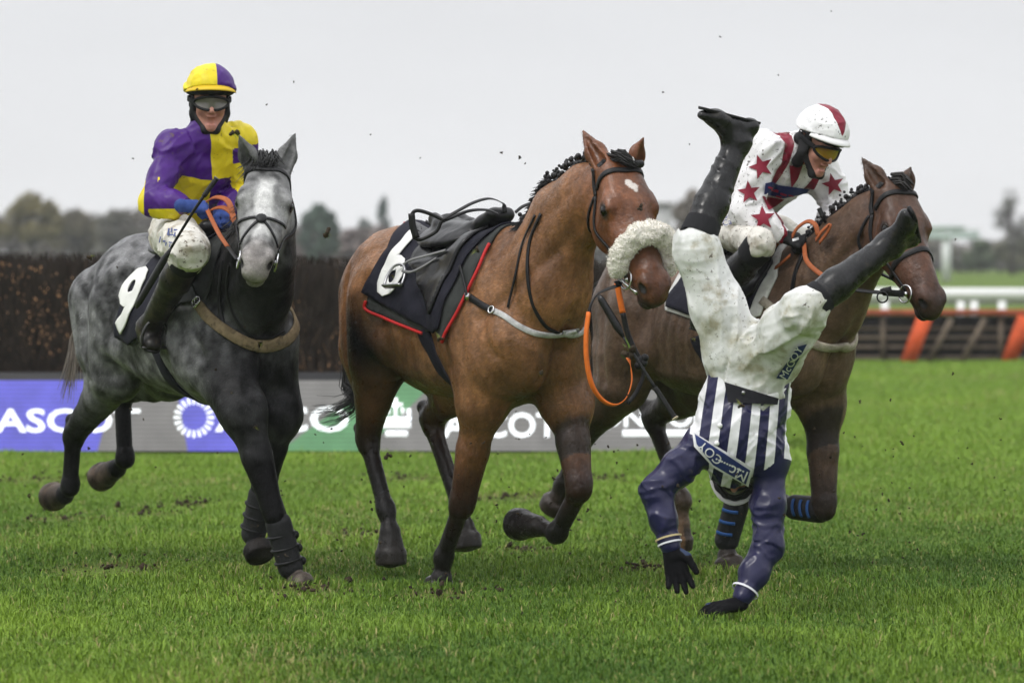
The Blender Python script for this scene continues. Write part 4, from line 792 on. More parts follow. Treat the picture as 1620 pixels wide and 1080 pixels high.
dirty_breech_m = mat('muddy_breeches', (.62, .60, .55), rough=.6, var=.10, vscale=12, bump=.35, bscale=45, bdist=.008, spec=.25, mud=[(10, .50, .16, (.26, .21, .14), .7), (45, .58, .05, (.07, .05, .03), .85)])
crease(breech_m, 9, 1, .032); crease(dirty_breech_m, 11, 1, .028)
boot_m = mat('black_boot_leather', (.012, .012, .013), rough=.3, var=.3, vscale=20, bump=.2, bscale=40, bdist=.006, spec=.28, rvar=.14, mud=[(22, .56, .08, (.07, .058, .04), .6), (90, .62, .04, (.10, .08, .055), .6)])
muddy_boot_m = mat('muddy_boot_leather', (.014, .013, .012), rough=.4, var=.3, vscale=20, bump=.2, bscale=40, bdist=.006, spec=.2, rvar=.14, mud=[(12, .46, .2, (.055, .045, .03), .75), (60, .58, .06, (.11, .085, .05), .5)])
elastic_m = mat('black_elastic', (.012, .012, .014), rough=.8, bump=.5, bscale=200, bdist=.004)
chin_m = mat('black_padding', (.014, .014, .015), rough=.65, bump=.2, bscale=90)
lens_m = mat('goggle_lens', (.13, .12, .105), rough=.15, spec=.5, coat=.25)
amber_m = mat('amber_lens', (.30, .17, .02), rough=.1, spec=.6, coat=.6)
iron_m = mat('stirrup_steel', (.35, .35, .36), rough=.3, metal=.9, var=.2, vscale=60)
leather_m = mat('black_leather', (.008, .008, .009), rough=.3, var=.25, vscale=30, bump=.25, bscale=60, bdist=.004, spec=.3)
def helmet(rt, H, m, pa, pb, peak_m, lens, label=None):
    S = H.S; B = Body(.02); B.ell(H.P(-.012, 0, .062), np.array((.128, .108, .105))*S, H.M, (1, 1, 1)); B.frus(H.P(-.012, 0, .06), H.P(-.016, 0, .035), .112*S, .112*S, (1, 1, 1), rd=.006)
    B.disp = folds(.005, 16, seed=3)
    B2c = H.P(0, 0, .046); cut = lambda P: -((P-B2c.astype(np.float32))@(H.u-.30*H.f).astype(np.float32))
    B.build('helmet', m, rt, .005, (1, 1, 1), {'pa': pa, 'pb': pb}, clipf=cut)
    # peak
    mb = MB(); n = 15; V = []; F = []
    for i in range(n):
        a = R(-72+144*i/(n-1))
        for (k, u_) in ((1.0, .084), (1.27, .066), (1.28, .060), (1.0, .070)): V.append(H.P(-.012+(.122*k)*math.cos(a), .104*(1+(k-1)*.55)*math.sin(a), u_-.030*(1-math.cos(a))))
    for i in range(n-1):
        for j in range(4): F.append((i*4+j, (i+1)*4+j, (i+1)*4+(j+1) % 4, i*4+(j+1) % 4))
    mb.add(np.array(V), F); mb.build('peak', peak_m, rt)
    # dark skull-cap rim under the silk, ear pads and chin strap
    B = Body(.015); n = 14
    for i in range(n):
        a0, a1 = 2*math.pi*i/n, 2*math.pi*(i+1)/n; B.limb(H.P(-.01+.108*math.cos(a0), .088*math.sin(a0), .05+.008*math.cos(a0)), H.P(-.01+.108*math.cos(a1), .088*math.sin(a1), .05+.008*math.cos(a1)), .021*S, .021*S, (1, 1, 1))
    for g_ in (1, -1):
        B.ell(H.P(.0, .076*g_, -.022), np.array((.036, .014, .05))*S, H.M, (1, 1, 1)); B.limb(H.P(.012, .070*g_, -.05), H.P(.07, .022*g_, -.122), .018*S, .017*S, (1, 1, 1)); B.limb(H.P(-.06, .06*g_, -.02), H.P(-.07, 0, -.03), .03*S, .03*S, (1, 1, 1))
        B.limb(H.P(.0, .066*g_, -.06), H.P(-.02, .05*g_, -.115), .024*S, .028*S, (1, 1, 1))
    B.limb(H.P(.07, .025, -.124), H.P(.07, -.025, -.124), .018*S, .018*S, (1, 1, 1)); B.build('harness', chin_m, rt, .006, (1, 1, 1))
    # goggles
    mb = MB(); fr = []
    for i in range(36):
        a = 2*math.pi*i/36; x = .077*math.cos(a); u_ = .031*math.sin(a)-.004*(1 if math.sin(a) > 0 else .95-.45*math.exp(-(x/.012)**2)); x2 = x*(1+.0*u_); fr.append(H.P(.106-8.0*x2*x2+.003, x2, u_+.002))
    mb.tube(fr, .0065*S, 6, closed=True); gg = mb.build('goggles', chin_m, rt)
    mb = MB(); V = [H.P(.108, 0, .006)]+[p_ for p_ in fr]; mb.add(np.array(V), [(0, 1+i, 1+(i+1) % 36) for i in range(36)]); mb.build('lens', lens, gg)
    mb = MB(); pts = spline([H.P(.060, .076, .002), H.P(.02, .09, .004), H.P(-.05, .092, .01), H.P(-.115, .0, .015), H.P(-.05, -.092, .01), H.P(.02, -.088, .004), H.P(.060, -.076, .002)], 30); nn = pts-H.P(-.02, 0, .005); mb.strip(pts, nn/np.linalg.norm(nn, axis=1)[:, None], .022*S, .003); mb.build('strap', elastic_m, gg)
def star_decal(body, c, nrm, r, rot, m, parent, name='star', up=(0, 0, 1), off=.004):
    nrm = unit(nrm); e1 = unit(np.cross(up, nrm)); e2 = np.cross(nrm, e1); V2 = []
    for i in range(10):
        a = rot+i*math.pi/5; q_ = r if i % 2 == 0 else r*.43; V2.append((q_*math.cos(a), q_*math.sin(a)))
    V2 = [(0, 0)]+V2; W, T = poly_refine(np.array(V2), [(0, 1+i, 1+(i+1) % 10) for i in range(10)], .02); P = np.array(c)+W[:, :1]*e1+W[:, 1:2]*e2
    Q, nn = body.cast(P+nrm*.02, np.tile(-nrm, (len(P), 1)), off, back=.08); mesh_obj(name, Q, T, m, parent)
def px_decal(body, polyV, T, d0, m, parent, name, off=.004, mx=6, cols=None):
    """flat outline drawn at photo pixels, laid on the surface it covers"""
    W, T = poly_refine(np.array(polyV, float), T, mx); P = np.array([at(x, y, d0) for x, y in W]); D = P-np.array([0, 0, CAMZ]); Q, nn = body.cast(P, D, off, back=1.2, n=90); return mesh_obj(name, Q, T, m, parent, cols), Q
def boot(rt, knee, ankle, heel, toe, m, r0=.066, r1=.043, seed=0, band=True, knee_dir=None):
    """riding boot from below the knee to the toe, with its elastic garter"""
    knee, ankle, heel, toe = (np.array(v) for v in (knee, ankle, heel, toe)); B = Body(.03); top = knee+(ankle-knee)*.05
    calf = knee+(ankle-knee)*.35; B.limb(top, calf, r0*.95, r0*.93, (1, 1, 1)); B.limb(calf, ankle, r0*.9, r1, (1, 1, 1)); fd = unit(toe-heel); ball = heel+(toe-heel)*.68; B.limb(ankle, heel+fd*.02, r1, .034, (1, 1, 1)); B.limb(ankle, ball, r1*.95, .034, (1, 1, 1), k=.04)
    sn = unit(np.cross(fd, np.cross(ankle-heel, fd))); B.limb(heel+fd*.02, ball, .032, .036, (1, 1, 1), n=sn, sq=.8); B.limb(ball, toe-fd*.03, .038, .028, (1, 1, 1), n=sn, sq=.72)
    B.disp = limb_folds([(knee, ankle)], .004, .09, seed); bt = B.build('boot', m, rt, .0065, (1, 1, 1))
    mb = MB(); lat = unit(np.cross(fd, sn)); P = [heel-fd*.012, heel+fd*.05, heel+(toe-heel)*.45, ball, toe-fd*.03, toe-fd*.004]; P = [p_-sn*.026 for p_ in P]; mb.strip(spline(P, 16), np.tile(sn, (16, 1)), np.interp(np.linspace(0, 1, 16), [0, .15, .45, .75, 1], [.05, .062, .056, .078, .03]), .012); mb.build('sole', chin_m, bt)
    if band: mb = MB(); P = np.array([top-(ankle-knee)*.04, top, top+(ankle-knee)*.12]); mb.tube(P, [r0*1.03, r0*1.05, r0*.985], 18, cap=False); mb.build('garter', elastic_m, bt)
    return B
# ---- rider of the grey: purple and yellow quarters
def rider_purple():
    g = GREY.px; rt = root('person', 'jockey in purple and yellow quartered silks riding the grey horse', 'jockey', (*GREY.P(-.1, 0, 0)[:2], 1.45), 'jockeys in the race')
    H = HeadFrame(g(332, 160, 0), (.03, -.12, 1), (.16, -1, -.12), 1.04)
    pel, chest, neck = g(288, 366, 0), g(316, 262, 0), g(328, 212, 0); shR, shL = g(272, 236, .16), g(378, 222, -.17)
    elR, wrR = g(243, 320, .30), g(296, 326, .22); elL, wrL = g(394, 302, -.22), g(352, 338, -.06)
    hipR, hipL = g(275, 372, .10), GREY.P(-.10, -.11, 1.60); knR, anR = g(302, 398, .37), g(236, 518, .34); knL, anL = GREY.P(.22, -.34, 1.50), GREY.P(-.10, -.33, 1.16)
    fw = GREY.h; wv = lambda a, b, t: a+(b-a)*t
    dR = unit(g(320, 328, .15)-wrR); hR = dict(w=wrR, d=dR, nrm=unit(np.array([-.25, -.6, .75])), curls=[1.35, 1.3, 1.3, 1.3], thumb=.9, flip=-1); hL = dict(w=wrL, d=unit(fw+np.array([0, 0, -.2])), nrm=np.array([.3, -.2, .9]), curl=1.3, thumb=.9, flip=1)
    # one continuous body
    B = Body(.03); head_prims(B, H, 1.6); B.limb(H.P(-.02, 0, -.06), neck, .052, .056, SKIN); B.limb(neck, chest, .07, .115, SKIN, n=fw, sq=.65); B.limb(chest, pel, .115, .11, SKIN, n=fw, sq=.7)
    for sh, el, wr, hp, kn, an in ((shR, elR, wrR, hipR, knR, anR), (shL, elL, wrL, hipL, knL, anL)):
        B.chain([neck, sh, el, wr], [.05, .048, .036, .026], SKIN); B.chain([pel, hp, kn, an], [.09, .08, .052, .036], SKIN); B.limb(an, an+fw*.05+np.array([0, 0, -.045]), .03, .024, SKIN)
    hand_prims(B, **hR); hand_prims(B, **hL); B.build('body', skin_m, rt, .006)
    # silks
    J = Body(.045); w1 = (1, 1, 1); J.limb(neck+(neck-chest)*-.08, chest, .085, .142, w1, n=fw, sq=.78); J.limb(chest, pel+(chest-pel)*.08, .142, .138, w1, n=fw, sq=.82); J.limb(shR, shL, .062, .062, w1); J.limb(neck, shR, .06, .055, w1); J.limb(neck, shL, .06, .055, w1)
    for a, b, c_ in ((shR, elR, wrR), (shL, elL, wrL)): J.chain([a, wv(a, b, .5), b], [.062, .062, .058], w1); J.chain([b, wv(b, c_, .55), wv(b, c_, .92)], [.062, .056, .036], w1); J.limb(wv(chest, a, .5), a, .09, .07, w1)
    J.limb(neck+(H.o-neck)*-.1, neck+(H.o-neck)*.42, .092, .070, w1, k=.03)
    lf = limb_folds([(shR, elR), (elR, wrR), (shL, elL), (elL, wrL)], .012, .085, 7); tf = folds(.014, 7.5, (1, 1, .6), 11)
    ax = unit(chest-pel); lat = unit(shR-shL); fwd = np.cross(lat, ax)
    def armness(P): return np.minimum.reduce([np.linalg.norm(P-m_, axis=-1) for m_ in (wv(shR, elR, .55), wv(shR, elR, .25)+(-lat*0), elR, wv(elR, wrR, .5))])
    af0 = axis_folds([(neck, pel), (shR, elR), (elR, wrR), (shL, elL), (elL, wrL)], .010, 15, .25, 2.5, 85); J.disp = lambda P: lf(P)*.5+tf(P)*.2+af0(P)
    seamx = g(329, 260, .0)
    def isarm(P):
        a = np.minimum(J._d(dict(t=0, a=shR.astype(np.float32)+np.float32(.02)*(elR-shR).astype(np.float32), b=elR.astype(np.float32), ra=.07, rb=.06, M=None, g=1), P), J._d(dict(t=0, a=elR.astype(np.float32), b=wrR.astype(np.float32), ra=.06, rb=.045, M=None, g=1), P))
        b = J._d(dict(t=0, a=chest.astype(np.float32), b=pel.astype(np.float32), ra=.14, rb=.14, M=None, g=1), P); return (a < b-.012)
    mid = wv(neck, pel, .31)
    def pa(P): 
        t_ = (P-seamx)@(-lat); arm = isarm(P); armL = (((P-shL)@unit(elL-shL)) > .03) & (((P-chest)@lat) < -.12); z = (P-elR)@unit(shR-elR); ang = (P-elR)@np.array([1., 0, 0.]); q_ = np.where((P-elR)@unit(wrR-elR) > .02, ((P-elR)@unit(wrR-elR)-.13)*0-.02-((P-elR)@np.array([0, 0, 1.]))*1.0+.0*ang-.012, np.minimum(.10-z, np.abs(ang+.01)-.03)); return np.where(armL, np.minimum((P-shL)@unit(elL-shL)-.10, .05), np.where(arm, q_, t_))
    def pb(P): t_ = (mid-P)@ax; armL = (((P-shL)@unit(elL-shL)) > .03) & (((P-chest)@lat) < -.12); return np.where(isarm(P) | armL, -1., t_)
    YEL, PUR = (.72, .58, .02), (.058, .012, .165)
    MS = [(26, .62, .05, (.12, .09, .02), .6), (70, .64, .03, (.03, .022, .015), .8)]
    silk = pattern_mat('quartered_silk', PUR, YEL, 'xor', mud=MS); jk = J.build('jacket', silk, rt, .0065, w1, {'pa': pa, 'pb': pb})
    mb = MB(); cdir = unit(wrR-elR); mb.tube([wv(elR, wrR, .86), wv(elR, wrR, .93), wv(elR, wrR, .99)], [.044, .036, .038], 16, cap=False); mb.build('cuff', mat('purple_cuff', (.17, .08, .22), rough=.6), jk)
    # breeches, boots
    Q = Body(.045); Q.limb(wv(pel, chest, .12), pel, .145, .155, w1, n=fw, sq=.85)
    for hp, kn, an in ((hipR, knR, anR), (hipL, knL, anL)): Q.chain([hp, wv(hp, kn, .5), kn, wv(kn, an, .13)], [.112, .098, .080, .068], w1)
    Q.disp = folds(.012, 11, seed=15); Q.build('breeches', dirty_breech_m, rt, .0065, w1)
    bpm = mat('blue_print', (.05, .07, .20), rough=.6); bars = []
    for (x, y, w_, h_) in ((266, 361, 3, 11), (271, 360, 2, 8), (275, 362, 6, 3), (268, 370, 9, 2.5), (276, 367, 2, 7), (253, 374, 2, 10), (258, 380, 4, 3), (262, 383, 2, 6), (267, 382, 6, 2.5), (268, 386, 2, 5)): bars.append((x, y, w_, h_))
    V = []; F = []
    for x, y, w_, h_ in bars: n_ = len(V); V += [(x, y), (x+w_, y+w_*.15), (x+w_-h_*.2, y+h_), (x-h_*.2, y+h_)]; F.append((n_, n_+1, n_+2, n_+3))
    px_decal(Q, V, F, 18.9, bpm, rt, 'print', .008, 5)
    up_ = np.array([0, 0, 1.]); boot(rt, knR, anR, anR+np.array([-.02, .04, -.05]), anR+fw*.13+np.array([-.03, 0, -.085]), muddy_boot_m, seed=3, r0=.075, r1=.05); boot(rt, knL, anL, anL-fw*.05-up_*.04, anL+fw*.17-up_*.06, muddy_boot_m, seed=4)
    # gloves
    blue = mat('blue_glove', (.03, .06, .22), rough=.75, var=.2, vscale=40, bump=.3, bscale=160, bdist=.003)
    for h_ in (hR, hL): G = Body(.01); hand_prims(G, **h_, off=.0035, col=w1); G.limb(h_['w']-unit(h_['d'])*.03, h_['w']+unit(h_['d'])*.02, .032, .03, w1); G.build('glove', blue, rt, .0042, w1)
    hp_ = lambda P: (P-H.P(.02, -.004, .1))@(-H.r)
    helmet(rt, H, pattern_mat('yellow_purple_cap', YEL, PUR, 'sel', MS and None, mud=MS, rough=.45), lambda P: (P-H.P(0, -.022, 0))@(-H.r), lambda P: np.full(len(P), -1.), mat('yellow_peak', (.62, .42, .02), rough=.5), lens_m)
    return dict(H=H, wrR=wrR, wrL=wrL, hR=hR, hL=hL, anR=anR, anL=anL, J=J, Q=Q, pel=pel)
RP = rider_purple()
# ---- rider of the brown horse: white silks with maroon stars
def rider_white():
    g = BRN.px; rt = root('person', 'crouching jockey in white silks with maroon stars riding the brown horse', 'jockey', (*BRN.P(-.1, 0, 0)[:2], 1.45), 'jockeys in the race')
    H = HeadFrame(g(1296, 226, .0), (.40, -.34, .85), (.46, -.66, -.58), 1.04)
    pel, chest, neck = g(1152, 345, 0), g(1232, 268, 0), g(1262, 236, 0); shR, shL = g(1206, 238, .17), g(1294, 262, -.17)
    elR, wrR = g(1178, 334, .27), g(1240, 374, .17); elL, wrL = g(1328, 330, -.24), g(1306, 372, -.08); fw = BRN.h; up_ = np.array([0, 0, 1.]); wv = lambda a, b, t: a+(b-a)*t
    hipR, hipL = g(1126, 346, .10), g(1172, 352, -.11); knR, anR = g(1204, 386, .33), g(1112, 496, .33); knL, anL = BRN.P(.24, -.34, 1.60), BRN.P(-.12, -.33, 1.12)
    hR = dict(w=wrR, d=unit(g(1272, 386, .11)-wrR), nrm=np.array([-.15, -.55, .8]), curls=[1.2, 1.25, 1.3, 1.3], thumb=.9, flip=-1); hL = dict(w=wrL, d=unit(fw+np.array([0, 0, -.3])), nrm=np.array([.3, -.2, .9]), curl=1.25, thumb=.9, flip=1)
    B = Body(.03); head_prims(B, H, 1.1); B.limb(H.P(-.02, 0, -.06), neck, .052, .058, SKIN); B.limb(neck, chest, .08, .12, SKIN); B.limb(chest, pel, .12, .115, SKIN)
    for sh, el, wr, hp, kn, an in ((shR, elR, wrR, hipR, knR, anR), (shL, elL, wrL, hipL, knL, anL)):
        B.chain([neck, sh, el, wr], [.05, .048, .036, .026], SKIN); B.chain([pel, hp, kn, an], [.09, .08, .052, .036], SKIN); B.limb(an, an+fw*.05+np.array([0, 0, -.045]), .03, .024, SKIN)
    hand_prims(B, **hR); hand_prims(B, **hL); B.build('body', skin_m, rt, .006)
    J = Body(.055); w1 = (1, 1, 1); lat = unit(shR-shL); ax = unit(chest-pel); fd = np.cross(lat, ax)
    J.limb(neck, chest, .09, .152, w1, n=fd, sq=.8); J.limb(chest, wv(pel, chest, .1), .155, .148, w1, n=fd, sq=.85); J.limb(shR, shL, .066, .066, w1)
    for a, b, c_ in ((shR, elR, wrR), (shL, elL, wrL)): J.chain([a, wv(a, b, .5), b], [.074, .07, .062], w1); J.chain([b, wv(b, c_, .5), wv(b, c_, .9)], [.064, .058, .042], w1); J.limb(wv(chest, a, .5), a, .09, .072, w1)
    lf = limb_folds([(shR, elR), (elR, wrR), (shL, elL), (elL, wrL)], .011, .085, 27); tf = folds(.012, 7.5, (1, 1, .6), 31); af0 = axis_folds([(neck, pel), (shR, elR), (elR, wrR), (shL, elL), (elL, wrL)], .010, 15, .25, 2.5, 88); J.disp = lambda P: lf(P)*.5+tf(P)*.2+af0(P)
    def lateral(P): return (P-chest)@lat
    def onarm(P): return (J._d(dict(t=0, a=shR.astype(np.float32), b=elR.astype(np.float32), ra=.07, rb=.06, M=None, g=1), P) < .012) & (((P-shR)@unit(elR-shR)) > .03) | (((P-shL)@unit(elL-shL)) > .03) & (J._d(dict(t=0, a=shL.astype(np.float32), b=elL.astype(np.float32), ra=.07, rb=.06, M=None, g=1), P) < .012)
    def pa(P): x = lateral(P); ys_ = (P-chest)@ax; return np.where(onarm(P), -.1, np.maximum(.021-np.abs(np.abs(x)-.105-.0*ys_), np.minimum(.035-np.abs(x)-.25*np.maximum(0, .08-ys_)*0, ((P-chest)@fd)-.02)))
    def pb(P): return np.where(onarm(P), -1., -.015-((P-wv(pel, chest, .55))@ax))        # maroon hem
    MS = [(60, .60, .03, (.05, .04, .03), .9), (110, .62, .03, (.05, .04, .03), .8), (14, .60, .1, (.4, .36, .3), .5)]; MAR = (.20, .012, .03)
    jk = J.build('jacket', pattern_mat('white_maroon_silk', (.76, .75, .76), MAR, 'sel', MAR, mud=MS), rt, .0065, w1, {'pa': pa, 'pb': pb})
    sm = mat('maroon_star', (.20, .012, .03), rough=.5, var=.15)
    cv = np.array([0, 0, CAMZ])
    for x, y, r_, ro in ((1204, 264, .060, 1.9), (1185, 304, .056, 1.7), (1207, 345, .060, 1.65), (1318, 292, .055, 1.8), (1331, 338, .04, 1.5)):
        V2 = [(x, y)]+[(x+(r_ if i % 2 == 0 else r_*.42)*340*math.cos(ro+i*math.pi/5), y-(r_ if i % 2 == 0 else r_*.42)*340*math.sin(ro+i*math.pi/5)) for i in range(10)]
        px_decal(J, V2, [(0, 1+i, 1+(i+1) % 10) for i in range(10)], 18.9, sm, jk, 'star', .010, 5)
    # chest badge
    poly = [(1211, 290), (1222, 288), (1240, 297), (1252, 304), (1266, 301), (1281, 300), (1276, 306), (1250, 312), (1240, 314), (1225, 311), (1209, 307)]
    nav = mat('navy_badge', (.02, .03, .12), rough=.5); px_decal(J, poly, [tuple(range(len(poly)))], 18.8, nav, jk, 'badge', .011, 6); px_decal(J, [(1249, 262), (1270, 262), (1262, 284), (1252, 298)], [(0, 1, 2, 3)], 18.8, sm, jk, 'neck_panel', .010, 5); px_decal(J, [(1206, 310), (1224, 314), (1241, 316), (1228, 326), (1216, 332)], [tuple(range(5))], 18.8, sm, jk, 'hem_panel', .010, 5)
    V = []; F = []
    for x, y, w_, h_ in ((1216, 295, 8, 2.5), (1221, 298, 11, 4), (1235, 305, 10, 3), (1228, 309, 9, 2.5), (1248, 308, 8, 1.6)): n_ = len(V); V += [(x, y), (x+w_, y+w_*.3), (x+w_-1, y+w_*.3+h_), (x-1, y+h_)]; F.append((n_, n_+1, n_+2, n_+3))
    px_decal(J, V, F, 18.8, mat('red_print', (.35, .02, .06)), jk, 'badge_print', .014, 4)
    mb = MB(); mb.tube([wv(elR, wrR, .84), wv(elR, wrR, .93), wv(elR, wrR, 1.02)], [.046, .042, .038], 16, cap=False); mb.build('cuff', mat('white_cuff', (.75, .75, .75), rough=.6, bump=.3, bscale=60), jk)
    mb = MB(); mb.tube([wv(elR, wrR, .80), wv(elR, wrR, .85)], [.051, .048], 16, cap=False); mb.build('cuff_band', elastic_m, jk)
    mb = MB(); mb.tube([neck+(H.o-neck)*-.05, neck+(H.o-neck)*.18, neck+(H.o-neck)*.34], [.078, .072, .066], 18, cap=False); mb.build('collar', mat('blue_collar', (.02, .03, .13), rough=.6), jk)
    Q = Body(.045); Q.limb(wv(pel, chest, .12), pel, .145, .15, w1)
    for hp, kn, an in ((hipR, knR, anR), (hipL, knL, anL)): Q.chain([hp, wv(hp, kn, .5), kn, wv(kn, an, .12)], [.105, .082, .060, .058], w1)
    Q.disp = folds(.012, 11, seed=35); Q.build('breeches', dirty_breech_m, rt, .0065, w1)
    bp = bpy.data.materials.get('blue_print')
    for s_, x, y, sz in (('Social', 1160, 338, 14), ('Ca', 1150, 352, 13)): V, F = text_mesh(s_, sz, .01); ca, sa = math.cos(-.25), math.sin(-.25); px_decal(Q, [(x+v[0]*ca+v[1]*sa, y+v[0]*sa-v[1]*ca) for v in V], F, 18.9, bp, rt, 'lettering', .008, 5)
    boot(rt, knR, anR, anR-fw*.05-up_*.045, anR+fw*.14+np.array([-.02, 0, -.07]), boot_m, seed=5, r0=.072, r1=.046); boot(rt, knL, anL, anL-fw*.05-up_*.04, anL+fw*.17-up_*.06, boot_m, seed=6)
    bg_ = mat('black_glove', (.012, .012, .013), rough=.65, bump=.3, bscale=160, bdist=.003); wp = mat('white_print', (.7, .7, .7), rough=.6)
    for h_ in (hR, hL): G = Body(.01); hand_prims(G, **h_, off=.004, col=w1); G.limb(h_['w']-unit(h_['d'])*.02, h_['w']+unit(h_['d'])*.02, .033, .03, w1); go = G.build('glove', bg_, rt, .0042, w1)
    G = Body(.01); hand_prims(G, **hR, off=.004, col=w1); V = [(1253, 378), (1263, 375), (1264, 379), (1254, 382)]; px_decal(G, V, [(0, 1, 2, 3)], 18.7, wp, go, 'print', .003, 3)
    def hpa(P):
        q_ = (P-H.o)@H.M.T; return np.where(q_[:, 2] > .1, .032-np.abs(q_[:, 1])*.9-.55*np.maximum(0, .155-q_[:, 2]), -.1)
    helmet(rt, H, pattern_mat('white_maroon_cap', (.76, .76, .77), MAR, 'sel', mud=[(75, .61, .03, (.05, .04, .03), .9)], rough=.45), hpa, lambda P: np.full(len(P), -1.), mat('white_peak', (.7, .7, .7), rough=.5), amber_m)
    return dict(H=H, wrR=wrR, wrL=wrL, hR=hR, anR=anR, anL=anL, J=J)
RW = rider_white()
# ---- the falling jockey, upside down in front of the brown horse
def faller():
    D = 16.9; g = lambda x, y, dd=0.: at(x, y, D+dd); rt = root('person', 'jockey falling head first in navy and white striped silks and white breeches', 'jockey', (*gpt(1165, 985)[:2], 0), 'jockeys in the race')
    pel, waist, chest, neck = g(1190, 572, .02), g(1178, 640, .02), g(1166, 692, 0), g(1160, 738, .03); shA, shB = g(1112, 702, .0), g(1218, 728, .02)
    elA, wrA = g(1038, 776, -.06), g(1062, 868, -.12); elB, wrB = g(1214, 866, -.05), g(1168, 955, -.16)
    hipA, hipB = g(1158, 556, .02), g(1222, 560, -.02); knA, anA = g(1100, 384, -.03), g(1166, 226, .14); knB, anB = g(1276, 486, -.34), g(1406, 388, -.22)
    heA, toA = g(1192, 203, .17), g(1104, 180, .02); heB, toB = g(1442, 380, -.17), g(1432, 335, -.36); wv = lambda a, b, t: a+(b-a)*t
    H = HeadFrame(g(1163, 744, .15), (.08, .90, -.42), (-.06, -.42, -.90), .93)
    hA = dict(w=wrA, d=unit(g(1074, 915, -.14)-wrA), nrm=np.array([.12, 1, .12]), curls=[.12, .1, .14, .2], thumb=.1, spread=.22, flip=1, S=1.12); hB = dict(w=wrB, d=unit(np.array([-.86, -.42, -.12])), nrm=np.array([-.2, -.3, .9]), curls=[.3, .25, .3, .35], thumb=.2, spread=.2, flip=1, S=1.12)
    B = Body(.03); head_prims(B, H, .1); B.limb(H.P(-.02, 0, -.06), neck, .052, .058, SKIN); yy = np.array([0, 1., 0]); B.limb(neck, chest, .07, .11, SKIN, n=yy, sq=.6); B.limb(chest, pel, .12, .12, SKIN, n=yy, sq=.55)
    for sh, el, wr, hp, kn, an, to in ((shA, elA, wrA, hipA, knA, anA, toA), (shB, elB, wrB, hipB, knB, anB, toB)): B.chain([neck, sh, el, wr], [.05, .048, .036, .027], SKIN); B.chain([pel, hp, kn, an], [.09, .08, .052, .036], SKIN); B.limb(an, wv(an, to, .2), .026, .02, SKIN)
    hand_prims(B, **hA); hand_prims(B, **hB); B.build('body', skin_m, rt, .006)
    w1 = (1, 1, 1); J = Body(.035); yy = np.array([0, 1., 0])
    J.limb(wv(waist, pel, .70), waist, .168, .172, w1, n=yy, sq=.60); J.limb(waist, chest, .172, .176, w1, n=yy, sq=.68); J.limb(wv(waist, chest, .6), wv(chest, shB, .8), .12, .10, w1); J.limb(chest, neck+np.array([0, 0, .02]), .168, .10, w1, n=yy, sq=.72); J.limb(shA, shB, .066, .066, w1)
    for a, b, c_ in ((shA, elA, wv(elA, wrA, .97)), (shB, elB, wv(elB, wrB, .88))): J.chain([a, wv(a, b, .5), b], [.070, .066, .060], w1); J.chain([b, wv(b, c_, .5), wv(b, c_, .86)], [.060, .054, .042], w1); J.limb(wv(chest, a, .6), a, .085, .074, w1); J.limb(wv(b, c_, .88), wv(b, c_, .98), .046, .042, w1, k=.012)
    lf = limb_folds([(shA, elA), (elA, wrA), (shB, elB), (elB, wrB)], .010, .075, 47); tf = folds(.010, 8, (1, 1, .35), 51); af0 = axis_folds([(chest, waist), (shA, elA), (elA, wrA), (shB, elB), (elB, wrB)], .009, 14, .25, 2.5, 81); J.disp = lambda P: lf(P)*.45+tf(P)*.25+af0(P)
    lat = unit(g(1260, 650)-g(1100, 642)); axd = unit(neck-pel)
    c_ref = g(1136, 640)
    def pa(P): q_ = (P-c_ref); x = q_@lat; zz = q_@axd; return (x+.10*zz)*2*math.pi/  .076*(1-.25*np.clip(zz, -.2, .3))-1.4
    F32 = lambda v: np.asarray(v, np.float32)
    def pb(P):
        arms = [J._d(dict(t=0, a=F32(wv(a, b, .0)), b=F32(b), ra=.074, rb=.066, M=None, g=1), P) for a, b in ((shA, elA), (shB, elB), (elA, wrA), (elB, wrB))]; a = np.minimum.reduce(arms)
        b = J._d(dict(t=0, a=F32(waist), b=F32(wv(chest, neck, .5)), ra=.155, rb=.13, M=None, g=1), P); sA = np.minimum((P-shA)@unit(elA-shA)-.02, 1); sB = (P-shB)@unit(elB-shB)-.0; near_ = np.where((P-chest)@lat < 0, sA, sB)
        return np.where(a < .02, near_, -.05)
    NAV = (.012, .012, .052); MS = [(16, .64, .08, (.12, .10, .08), .4), (70, .66, .03, (.05, .04, .03), .7)]
    jk = J.build('jacket', pattern_mat('striped_silk', (.72, .72, .74), NAV, 'stripe', mud=MS, rough=.30, spec=.35), rt, .006, w1, {'pa': pa, 'pb': pb})
    # sponsor panel, upside down, across the upper chest
    nav = mat('blue_panel', (.025, .04, .15), rough=.5); wht = mat('white_edging', (.72, .72, .74), rough=.5)
    pan = lambda k: [(1097-k, 684-k), (1100-k, 704+k), (1128, 737+k), (1182+k, 768+k), (1189+k, 742-k), (1142, 723-k), (1122, 706-k)]
    px_decal(J, pan(2), [tuple(range(7))], D-.2, wht, jk, 'panel_edging', .010, 5); px_decal(J, pan(-2), [tuple(range(7))], D-.2, nav, jk, 'sponsor_panel', .0135, 5)
    def ptext(body, s, x, y, sz, ang, mm, name='lettering', off=.017, bold=.02, par=jk, dd=D-.2, mx=4):
        V, F = text_mesh(s, sz, bold); ca, sa = math.cos(ang), math.sin(ang); px_decal(body, [(x+v[0]*ca+v[1]*sa, y+v[0]*sa-v[1]*ca) for v in V], F, dd, mm, par, name, off, mx)
